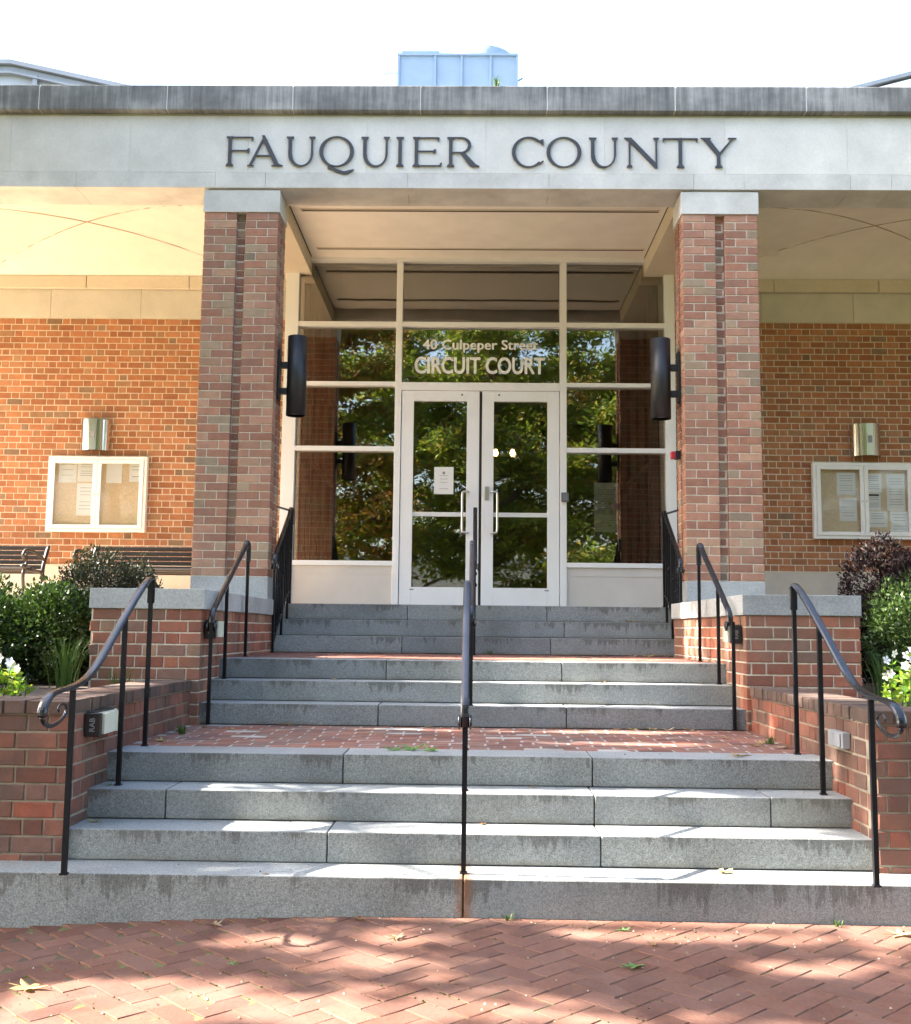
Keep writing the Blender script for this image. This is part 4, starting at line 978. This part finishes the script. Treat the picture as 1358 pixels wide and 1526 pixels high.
# ------------------------------------------------------------------ vegetation
def leaf_mesh(name, mat, pts, size, dirs=None, aspect=.5, jitter=.35, fold=True):
    """one small folded leaf (2 quads) per point"""
    n = len(pts); P = np.array(pts, float).reshape(-1, 3)
    rng = np.random.default_rng(len(pts)); d = rng.normal(size=(n, 3)) if dirs is None else np.array(dirs, float) + rng.normal(size=(n, 3))*jitter
    d /= np.linalg.norm(d, axis=1)[:, None] + 1e-9
    r = rng.normal(size=(n, 3)); s = np.cross(d, r); s /= np.linalg.norm(s, axis=1)[:, None] + 1e-9; nn = np.cross(d, s)
    L = size*rng.uniform(.6, 1.25, n)[:, None]; Wd = L*aspect*.5
    base = P; tip = P + d*L; mid = P + d*L*.45
    a = mid + s*Wd + nn*Wd*.35; b = mid - s*Wd + nn*Wd*.35
    V = np.stack([base, a, tip, b], 1).reshape(-1, 3)
    idx = np.arange(n)*4
    Fc = np.stack([idx, idx+1, idx+2, idx, idx+2, idx+3], 1).reshape(-1)
    me = bpy.data.meshes.new(name); me.vertices.add(len(V)); me.vertices.foreach_set('co', V.reshape(-1))
    nf = n*2; me.loops.add(nf*3); me.loops.foreach_set('vertex_index', Fc); me.polygons.add(nf)
    me.polygons.foreach_set('loop_start', np.arange(nf)*3); me.polygons.foreach_set('loop_total', np.full(nf, 3))
    me.materials.append(mat); me.update(calc_edges=True); return me
def shrub(loc, rx, ry, rz, n, mat, size, label, seed, lumps=9, cat='shrub', name='shrub', group=None, aspect=.55):
    rg = np.random.default_rng(seed); t = thing(name, loc, label, cat, group)
    C = []; 
    for i in range(lumps):
        a = rg.uniform(0, 2*math.pi); u = rg.uniform(.1, .95)
        C.append((.5*rx*math.cos(a), .5*ry*math.sin(a), rz*(.3+.28*u), rg.uniform(.44, .58)))
    pts = []; dr = []
    n = int(n*2.7); size = size*1.15
    while len(pts) < n:
        c = C[rg.integers(len(C))]; v = rg.normal(size=3); v /= np.linalg.norm(v)
        rr = rg.uniform(.5, 1.0)**.5
        nz = 1 + .22*noise.noise(Vector((v[0]*2.5+seed, v[1]*2.5+c[0]*3, v[2]*2.5+c[1]*3)))
        p = (c[0]+v[0]*c[3]*rx*rr*nz, c[1]+v[1]*c[3]*ry*rr*nz, c[2]+v[2]*c[3]*rz*rr*nz*.95)
        if p[2] < .02: continue
        pts.append(p); dr.append((v[0], v[1], v[2]+.4))
    link(bpy.data.objects.new('crown', leaf_mesh('crown', mat, pts, size, dr, aspect, .7)), t, loc)
    mb = MB()
    for i in range(14):
        c = C[rg.integers(len(C))]; e = (c[0]+rg.uniform(-.1, .1), c[1]+rg.uniform(-.1, .1), c[2]+rg.uniform(0, .3)*rz)
        mb.tube(catmull([(rg.uniform(-.05, .05), rg.uniform(-.05, .05), 0), (e[0]*.4, e[1]*.4, e[2]*.5), e], 4), [.012]*5+[.009]*3+[.004], 5)
    mb.build('stem', M['bark'], t, loc); return t
shrub((-3.38, 8.05, .86), .62, .55, .80, 7000, M['leaf_box'], .036, 'dense dark green shrub beside the pier left of the steps', 3)
shrub((-3.02, 8.95, .86), .46, .45, 1.0, 10000, M['leaf_grey'], .026, 'bronze green small leaved shrub in front of the left benches', 4)
shrub((-4.1, 7.2, .86), .6, .6, .62, 4000, M['leaf_box'], .032, 'dark green shrub at the far left edge of the planter', 14)
shrub((3.72, 9.0, .86), .62, .5, 1.14, 22000, M['leaf_dark'], .030, 'dark purple leaved shrub below the right notice board', 5)
shrub((3.45, 8.0, .86), .56, .5, .80, 9000, M['leaf_box'], .030, 'green spreading shrub beside the pier right of the steps', 6)
shrub((4.4, 8.7, .86), .6, .6, .9, 4000, M['leaf_dark'], .03, 'purple leaved shrub at the far right of the planter', 15)
def flowers(loc, sx, sy, h, label, seed, nst=26, red=False, cat='flowering plant'):
    rg = random.Random(seed); t = thing('flowering_plant', loc, label, cat, 'white flowered bedding plants')
    mb = MB(); lp = []; ld = []; fl = []
    for i in range(nst):
        x, y = rg.uniform(-sx, sx), rg.uniform(-sy, sy); hh = h*rg.uniform(.55, 1.0)*(1-.3*abs(x)/sx); ex = x+rg.uniform(-.05, .05)
        mb.tube([(x, y, 0), ((x+ex)/2, y, hh*.5), (ex, y, hh)], [.004, .003, .002], 5)
        for k in range(11):
            f_ = rg.uniform(.2, .93); a = rg.uniform(0, 6.28); lp.append((x+(ex-x)*f_, y, hh*f_)); ld.append((math.cos(a), math.sin(a), .35))
        if i % 4 != 2: fl.append((ex, y, hh+.03))
    mb.build('stem', M['blade'], t, loc)
    link(bpy.data.objects.new('foliage', leaf_mesh('foliage', M['leaf_bright'], lp, .055, ld, .5, .25)), t, loc)
    for (x, y, z) in fl:
        pm = MB(); tl = rg.uniform(-.5, .5)
        for k in range(5):
            a = k*2*math.pi/5; c, s = math.cos(a), math.sin(a); c1, s1 = math.cos(a+.5), math.sin(a+.5); c0, s0 = math.cos(a-.5), math.sin(a-.5)
            R = .027; pm.add([(0, 0, 0), (R*.7*c0, -.004+R*.3*s0*0 - .3*R*s0, R*.7*s0), (R*c, -.006 - .3*R*s, R*s), (R*.7*c1, -.004 - .3*R*s1, R*.7*s1)], [(0, 1, 2, 3)])
        o = pm.build('flower', M['petal'], t, (loc[0]+x, loc[1]+y-.02, loc[2]+z)); o.rotation_euler = (rg.uniform(-1.0, .1), 0, rg.uniform(-.6, .6))
    if red:
        for k in range(7):
            pm = MB(); pm.tube([(0, 0, 0), (0, 0, .012), (0, 0, .02)], [.006, .013, .004], 6)
            pm.build('red_flower', M['petal_red'], t, (loc[0]+rg.uniform(.02, .3), loc[1]-sy-.02, loc[2]+rg.uniform(.02, .1)))
    return t
flowers((-2.66, 5.85, .855), .22, .14, .24, 'sunlit bright green plant with few white flowers behind the left planter wall', 1, 22)
flowers((-3.2, 6.1, .855), .3, .16, .2, 'bright green bedding plant at the left planter beyond the frame edge', 5, 14)
flowers((2.55, 6.1, .855), .25, .16, .37, 'bushy white flowered plant with red blooms behind the right planter wall', 2, 44, True)
flowers((3.1, 6.3, .855), .25, .16, .3, 'white flowered plant at the right planter beyond the frame edge', 6, 14)
def grassclump(loc, n, h, label, seed, spread=.1):
    rg = random.Random(seed); mb = MB()
    for i in range(n):
        a = rg.uniform(0, 6.28); r0 = rg.uniform(0, spread); l = h*rg.uniform(.6, 1.1); o = rg.uniform(.4, 1.0)*l*.7; w_ = .004
        x, y = r0*math.cos(a), r0*math.sin(a); d = (math.cos(a), math.sin(a)); s = (-d[1]*w_, d[0]*w_); pv_ = []
        for k in range(5):
            f_ = k/4; px, py, pz = x+d[0]*o*f_**1.6, y+d[1]*o*f_**1.6, l*math.sin(f_*1.9)/1.0*.8; q = 1-f_*.9
            pv_ += [(px-s[0]*q, py-s[1]*q, pz), (px+s[0]*q, py+s[1]*q, pz)]
        mb.add(pv_, [(2*k, 2*k+1, 2*k+3, 2*k+2) for k in range(4)])
    return tag(mb.build('grass_clump', M['blade'], None, loc), label, 'grass clump', 'strappy grass clumps in the planters')
grassclump((-2.78, 7.35, .855), 90, .42, 'strappy green grass clump beside the left pier', 1)
grassclump((-2.35, 7.2, .86), 26, .2, 'small pale grass tuft at the foot of the left pier', 2, .12)
grassclump((2.83, 7.5, .855), 60, .38, 'strappy green grass clump beside the right pier', 3)
o = grassclump((3.35, 8.3, 1.5), 5, .5, 'thin pale weed stalk standing above the right shrubs', 8, .03)
# weeds in cracks
def weed(loc, n, h, label, seed, g='small weeds growing in the cracks'):
    o = grassclump(loc, n, h, label, seed, .03); o.name = 'weed'; o['category'] = 'weed'; o['group'] = g; return o
weed((-1.80, 6.75, .615), 18, .07, 'green weed growing beside the left low wall on the lower landing', 21)
weed((-1.86, 6.9, .615), 12, .05, 'tiny weed tuft further back along the left low wall', 22)
weed((1.80, 6.6, .615), 26, .06, 'green weed growing beside the right low wall on the lower landing', 23)
weed((1.15*.15, 10.26, 1.05), 14, .06, 'green weed under the top flight right of the central handrail', 24)
weed((.19, 9.99, 6.572), 40, .12, 'yellow green weed sprouting from the cornice below the rooftop unit', 25)
weed((.17, 4.93, 0), 9, .035, 'weed sprouting at the foot of the bottom step near the centre', 26)
weed((1.62, 4.92, 0), 10, .03, 'mossy tuft at the foot of the bottom step near the right side', 27)
mb = MB(); rg = random.Random(5)
for i in range(900):
    x, y = rg.uniform(-1.9, 1.9), rg.uniform(3.5, 4.95)
    if noise.noise(Vector((x*1.3, y*1.3, 3))) < .02: continue
    u, v = ((x)*ca + (y-4.3)*sa), (-(x)*sa + (y-4.3)*ca)
    if rg.random() < .5: u = round(u/a_)*a_ if (a_ := .1035) else 0
    else: v = round(v/.1035)*.1035
    X, Y = u*ca - v*sa, u*sa + v*ca + 4.3
    z = zp(X, Y); s = rg.uniform(.003, .008)
    mb.add([(X-s, Y, z-.003), (X+s, Y, z-.003), (X, Y+s, z-.003), (X, Y, z+s*.6)], [(0,1,3),(1,2,3),(2,0,3)])
tag(mb.build('moss', leaf_mat('moss_green', [(.12,.2,.03), (.16,.25,.04), (.1,.15,.03)], .2, .8)), 'green moss tufts in the joints of the herringbone pavement', 'moss', kind='stuff')
mb = MB()
for i in range(420):
    q = rg.random()
    if q < .55: x, y = rg.uniform(-2, 2), rg.uniform(3.4, 4.95); z = zp(x, y)
    elif q < .75: x, y = rg.uniform(-1.9, 1.9), rg.uniform(6.1, 7.46); z = .6154
    elif q < .85: x, y = rg.uniform(-1.9, 1.9), rg.uniform(5.0, 5.22); z = .1677
    else: k = rg.choice([8, 7, 6, 4, 3, 1]); x, y = rg.uniform(-1.85, 1.85), YK[k] + rg.uniform(.14, .27); z = ZK[k]
    s = rg.uniform(.002, .006); mb.add([(x-s, y-s*.7, z), (x+s, y-s, z), (x+s*.8, y+s, z), (x-s*.8, y+s*.8, z), (x, y, z+s*1.2)], [(0,1,4),(1,2,4),(2,3,4),(3,0,4)])
tag(mb.build('debris', brick_mat('debris', [(0, (.3,.24,.16)), (.4, (.45,.4,.32)), (.7, (.12,.08,.05))])), 'scattered seeds and leaf crumbs on the pavement and steps', 'debris', kind='stuff')

# fallen leaves
def fallen(x, y, z, s, mat, label, grp='fallen leaves on the stairs and pavement', lobes=5, seed=0, curl=.35, tilt=.2):
    rg = random.Random(seed); pts = []; n = lobes*2+1
    for i in range(lobes*4):
        a = 2*math.pi*i/(lobes*4); ph = i % 4
        r = {0: 1.0, 1: .62, 2: .34, 3: .6}[ph]*rg.uniform(.8, 1.15); pts.append((r*math.cos(a), r*math.sin(a)))
    mb = MB(); ax = rg.uniform(0, 3.14); vs = [(0, 0, .05*s)]
    for px, py in pts:
        d = px*math.cos(ax)+py*math.sin(ax); vs.append((px*s, py*s*.75, s*(curl*d*d + rg.uniform(0, .08))))
    m = len(pts); mb.v = vs; mb.f = [(0, 1+i, 1+(i+1) % m) for i in range(m)]
    mb.tube([(0, 0, .05*s), (-s*1.2, .1*s, .12*s)], .0015, 4)
    o = mb.build('fallen_leaf', mat, None, (x, y, z+.003)); o.rotation_euler = (rg.uniform(-tilt, tilt)*.4, rg.uniform(-tilt, tilt)*.4, rg.uniform(0, 6.28))
    return tag(o, label, 'leaf', grp)
A_, B_, C_, D_, E_, G_ = ZK[9], ZK[8], ZK[7], ZK[6], ZK[4], 1.052
LV = [(-1.113,4.86,0,.045,'dry','curled tan leaf against the bottom step left of centre'), (-.499,4.92,0,.035,'dry','brown leaf against the bottom step below the centre left'),
 (-.301,4.63,0,.04,'dry','curled brown leaf on the pavement below the centre of the stairs'), (-1.606,4.06,0,.06,'dryyellow','yellow lobed leaf on the sunlit pavement at the far left'),
 (-.916,4.285,0,.02,'leafgreen','tiny green leaf on the shaded pavement left of centre'), (.753,4.589,0,.035,'dry','tan leaf on the pavement right of centre'),
 (.631,4.282,0,.05,'leafgreen','dark green star shaped leaf on the pavement right of centre'), (1.852,4.80,0,.06,'dry','dark brown leaf at the foot of the bottom step far right'),
 (.664,4.79,0,.03,'leafgreen','small green leaf near the bottom step right of centre'), (1.18,5.16,A_,.055,'dry','tan curled leaf lying on the bottom step right of centre'),
 (-.3,5.02,A_,.012,'dry','tiny seed husk on the bottom step centre'), (-.926,4.99,A_,.014,'dry','dark acorn sized husk on the bottom step left of centre'),
 (-1.86,5.41,B_,.03,'dryyellow','yellow brown leaf at the left end of the second step'), (.063,5.49,B_,.028,'dry','brown leaf by the central handrail on the second step'),
 (.329,5.74,C_,.022,'dry','small rust brown leaf on the third step right of centre'), (-1.863,5.63,C_,.022,'leafgreen','small green leaf at the left end of the third step'),
 (-1.265,7.43,D_,.045,'dry','pale curled leaf against the middle flight left of centre'), (-.30,7.44,D_,.028,'dryyellow','pale yellow leaf on the lower landing against the middle flight'),
 (-1.80,6.32,D_,.045,'dryyellow','orange yellow leaf on the lower landing beside the left handrail post'), (-1.571,7.1,D_,.03,'dryyellow','orange leaf on the lower landing at the back left'),
 (1.0,7.43,D_,.04,'dry','first brown leaf of the row below the middle flight'), (1.1,7.42,D_,.038,'dryyellow','yellowish leaf in the row below the middle flight'), (1.23,7.43,D_,.045,'dry','largest tan leaf in the row below the middle flight'),
 (1.33,7.41,D_,.04,'dry','curled leaf right of the largest in the row below the middle flight'), (1.48,7.42,D_,.045,'dry','last brown leaf of the row beside the right handrail post'),
 (1.6,6.9,D_,.04,'dry','tan leaf near the right side of the lower landing'), (1.674,6.476,D_,.05,'dry','brown leaf nearest the right low wall on the lower landing'), (1.436,5.90,D_,.05,'dry','thin tan leaf on the granite edge of the lower landing'),
 (1.82,6.38,D_,.05,'dry','dark brown leaf behind the right handrail post on the lower landing'), (1.75,6.62,D_,.04,'dryyellow','pale leaf beside the weed on the lower landing'), (-1.86,7.0,D_,.045,'dry','brown leaf in the back left corner of the lower landing'),
 (-1.78,7.2,D_,.035,'dry','curled leaf against the middle flight at the far left'), (-1.015,7.95,E_,.035,'dry','rusty leaf lying on the middle flight left of centre'), (.949,7.93,E_,.035,'dry','brown leaf lying on the middle flight right of centre'),
 (1.673,7.94,E_,.03,'dry','brown leaf on the middle flight by the right handrail'), (-1.2,10.05,G_,.04,'dry','tan leaf on the upper landing left of centre'), (1.5,10.1,G_,.06,'dry','large tan leaf on the upper landing below the right balustrade'),
 (1.62,10.0,G_,.06,'dryyellow','pale leaf beside the tan one on the upper landing'), (1.8,10.12,G_,.045,'dry','rightmost leaf on the upper landing'), (1.2,9.9,G_,.03,'dry','small brown leaf on the upper landing right of centre'),
 (1.56,10.66,ZK[1],.07,'dry','large rust brown leaf lying on the top flight right of centre'), (.14,12.2,1.531,.04,'dryyellow','yellow leaf at the threshold of the glass doors')]
for i, (x, y, z, s, m_, lab) in enumerate(LV):
    if z == 0: z = zp(x, y)
    fallen(x, y, z, s*1.2, M[m_], lab, seed=i+3)
for i, (dx, dy, s, lab) in enumerate([(-.11, 0, .06, 'green oak leaf at the left of the sprig on the lower landing'), (0, .03, .085, 'largest green oak leaf of the sprig on the lower landing'), (.10, -.01, .07, 'green oak leaf at the right of the sprig on the lower landing')]):
    fallen(-.32+dx, 5.99+dy, D_, s, M['leafgreen'], lab, 'green leaf sprig on the lower landing', lobes=6, seed=60+i, curl=.5)

# ------------------------------------------------------------------ trees
def skeleton(h, R, z0, rg, nl=13):
    limbs = []; trunk = [Vector((0, 0, 0)), Vector((.1, .05, z0*.5)), Vector((.0, .1, z0)), Vector((.15, 0, z0 + (h-z0)*.45)), Vector((.1, .1, h*.92))]
    for i in range(nl):
        f = .05 + .9*i/nl; base = trunk[2].lerp(trunk[4], f*.8); a = i*2.4 + rg.uniform(-.4, .4)
        ln = R*(1.05 - .55*f)*rg.uniform(.75, 1.1)
        tip = base + Vector((math.cos(a)*ln, math.sin(a)*ln, ln*rg.uniform(.15, .55)))
        mid = base.lerp(tip, .5) + Vector((rg.uniform(-.3, .3), rg.uniform(-.3, .3), rg.uniform(.1, .5)))
        limbs.append((base, mid, tip))
    return trunk, limbs
def tree(loc, h, R, z0, nleaf, size, mat, label, seed, droop=.0, reject=None, twig_r=.9, aspect=.5, name='tree', lay_flat=.0):
    rg = random.Random(seed); t = thing(name, loc, label, 'tree', 'trees across the plaza from the building')
    nleaf = int(nleaf*1.5); trunk, limbs = skeleton(h, R, z0, rg, 13 if reject else 26); mb = MB(); mb.tube(catmull(trunk, 4), [.2 - .17*i/16 for i in range(17)], 8); mb.build('trunk', M['bark'], t, loc, smooth=True)
    mb = MB(); pts = []; dr = []; tw = []
    for b, m, e in limbs:
        c = catmull([b, m, e], 5); mb.tube(c, [(.05 if reject else .07)*(1 - .8*i/10) for i in range(11)], 6)
        for k in range(24 if reject else 16):
            f = rg.uniform(.25, 1); p = c[int(f*10)]; a = rg.uniform(0, 6.28); l = rg.uniform(.5, 1.2)*twig_r
            q = p + Vector((math.cos(a)*l, math.sin(a)*l, rg.uniform(-.25, .5)*l - droop)); c2 = catmull([p, p.lerp(q, .5) + Vector((0, 0, .12)), q], 3)
            if reject and any(reject(q_ + Vector(loc)) for q_ in c2): continue
            mb.tube(c2, [.018, .016, .014, .012, .009, .007, .004], 4, cap=False); tw.append(c2)
    mb.build('limb', M['bark'], t, loc, smooth=True)
    L = Vector(loc); tries = 0
    while len(pts) < nleaf and tries < nleaf*4:
        tries += 1; c2 = rg.choice(tw); p = c2[rg.randrange(1, 7)] + Vector((rg.gauss(0, .2), rg.gauss(0, .2), rg.gauss(0, .11)))*(1.5 if reject else twig_r)
        if reject and reject(p + L): continue
        pts.append(tuple(p)); a = rg.uniform(0, 6.28); dr.append((math.cos(a), math.sin(a), rg.uniform(-.5, .3)))
    link(bpy.data.objects.new('crown', leaf_mesh('crown', mat, pts, size, dr, aspect, .45)), t, loc); return t
LIT = [(-1.4,3.85,0,.6,.24),(-.85,4.62,0,.22,.06),(-.45,4.60,0,.2,.1),(-.25,4.33,0,.26,.03),(-.4,3.74,0,.28,.13),(.12,3.82,0,.3,.09),(.8,4.78,0,.42,.10),(.3,4.9,0,.3,.05),
 (.75,3.66,0,.4,.08),(1.95,4.78,0,.25,.12),(1.3,4.3,0,.2,.05),(-.35,5.1,.168,.35,.06),(1.0,5.12,.168,1.25,.09),(2.2,5.05,.168,.4,.12),(-.88,5.36,.314,.27,.09),(.45,5.38,.314,1.0,.06),(1.45,5.42,.314,.3,.06),
 (-.2,5.62,.46,.35,.05),(.7,5.62,.46,.5,.04),(.95,6.5,.615,.5,.07),(-.7,7.2,.615,1.0,.07),(1.0,7.25,.615,.6,.06),(.7,7.6,.76,.8,.05),(.5,7.88,.906,1.1,.05),(-.5,8.8,1.05,1.2,.2),(1.0,9.1,1.05,.7,.16),
 (-2.65,5.9,1.0,.35,.22),(2.5,6.2,1.1,.35,.25),(-3.3,7.7,1.5,.5,.3),(-2.9,9.0,1.7,.45,.15),(3.2,8.0,1.4,.4,.2),(3.6,9.2,1.8,.3,.1),(1.88,7.9,1.2,.06,.1),(1.88,9.0,1.3,.06,.08),(1.9,5.75,.6,.05,.05),(1.9,7.0,.7,.06,.07),(-2.2,6.6,.92,.2,.35),(2.1,6.3,.92,.2,.3)]
def litrej(p):
    if p.y > 0 and p.x > -.5*p.y - .5: return True
    for (x, y, z, rx, ry) in LIT:
        k = (p.z - z)/TS.z; dx = (p.x - TS.x*k - x)/(rx*1.05+.09); dy = (p.y - TS.y*k - y)/(ry*1.05+.075)
        if dx*dx + dy*dy < 1: return True
    # keep the sunlight that reaches the portico floor at the left
    k = (p.z - 1.6)/TS.z; X, Y = p.x - TS.x*k, p.y - TS.y*k
    return Y > 10.2
tree((-7.6, 2.9, -.1), 11.5, 4.7, 4.0, 70000, .115, M['leaf_tree'], 'broad green tree left of the stairs casting dappled shade', 101, reject=litrej, name='shade_tree', aspect=.62)
tree((-8.2, 7.6, -.1), 11.5, 4.3, 4.2, 52000, .115, M['leaf_tree'], 'green tree nearer the building left of the stairs', 102, reject=litrej, name='shade_tree', aspect=.62)
tree((-9.9, 5.4, -.1), 10.0, 3.9, 4.2, 30000, .115, M['leaf_tree'], 'green tree left of the plaza farther from the building', 103, reject=litrej, name='shade_tree', aspect=.62)
specs = [(-4.7, -5.0, 15, 4.6, 1.6, 'leaf_autumn', 'tall tree with orange tinged leaves reflected in the left windows'), (.5, -6.5, 15.5, 5.0, 1.6, 'leaf_tree', 'broad green tree reflected in the glass doors'),
         (5.4, -5.5, 15.0, 4.6, 1.6, 'leaf_tree', 'green tree reflected in the right windows'), (-9.5, -10, 12, 5, 2.2, 'leaf_tree', 'large green tree farther back at the left'),
         (10.5, -10, 12, 5, 2.0, 'leaf_autumn', 'autumn tinted tree farther back at the right'), (-2.2, -10.5, 17, 5.2, 2.0, 'leaf_tree', 'tallest green tree added to darken the reflected gap between the orange tinged tree and the broad one'), (3.0, -13, 13, 5.2, 2.5, 'leaf_autumn', 'autumn tinted tree behind the broad green tree')]  # tallest tree added to fill bright sky reflected behind the glass lettering
for i, (x, y, h, R, z0, m_, lab) in enumerate(specs):
    tree((x, y, -.1), h, R, z0, 26000, .2, M[m_], lab, 200+i, droop=.15, twig_r=1.15, aspect=.42)
tree((9.8, 6.2, -.1), 10.5, 4.3, 2.4, 22000, .19, M['leaf_tree'], 'unseen green tree added beyond the right planter to block sky light', 301)  # unseen tree added to keep sky light off the right portico wall
struct(boxo('light_block_wall', M['lime_w'], None, 7.6, 7.9, 10.5, 12.8, 1.53, 5.6))  # unseen wall added to close off light from the right portico end
bb = thing('block_building', (-6, -22, 0), 'low grey block building reflected faintly behind the trees', 'building')
for i in range(10):
    for j in range(20):
        pass
boxo('wall', M['block'], bb, -16, 4, -23, -22, -.1, 4.2); boxo('roof_edge', M['leadgrey'], bb, -16.1, 4.1, -23.1, -21.9, 4.2, 4.45)
mb = MB()
for i in range(20):
    for j in range(50): mb.box(-16+j*.4+(.2 if i % 2 else 0), -16+j*.4+.385+(.2 if i % 2 else 0), -21.995, -21.98, -.05+i*.2, -.05+i*.2+.19)
mb.build('block', M['block'], bb)['kind'] = 'stuff'
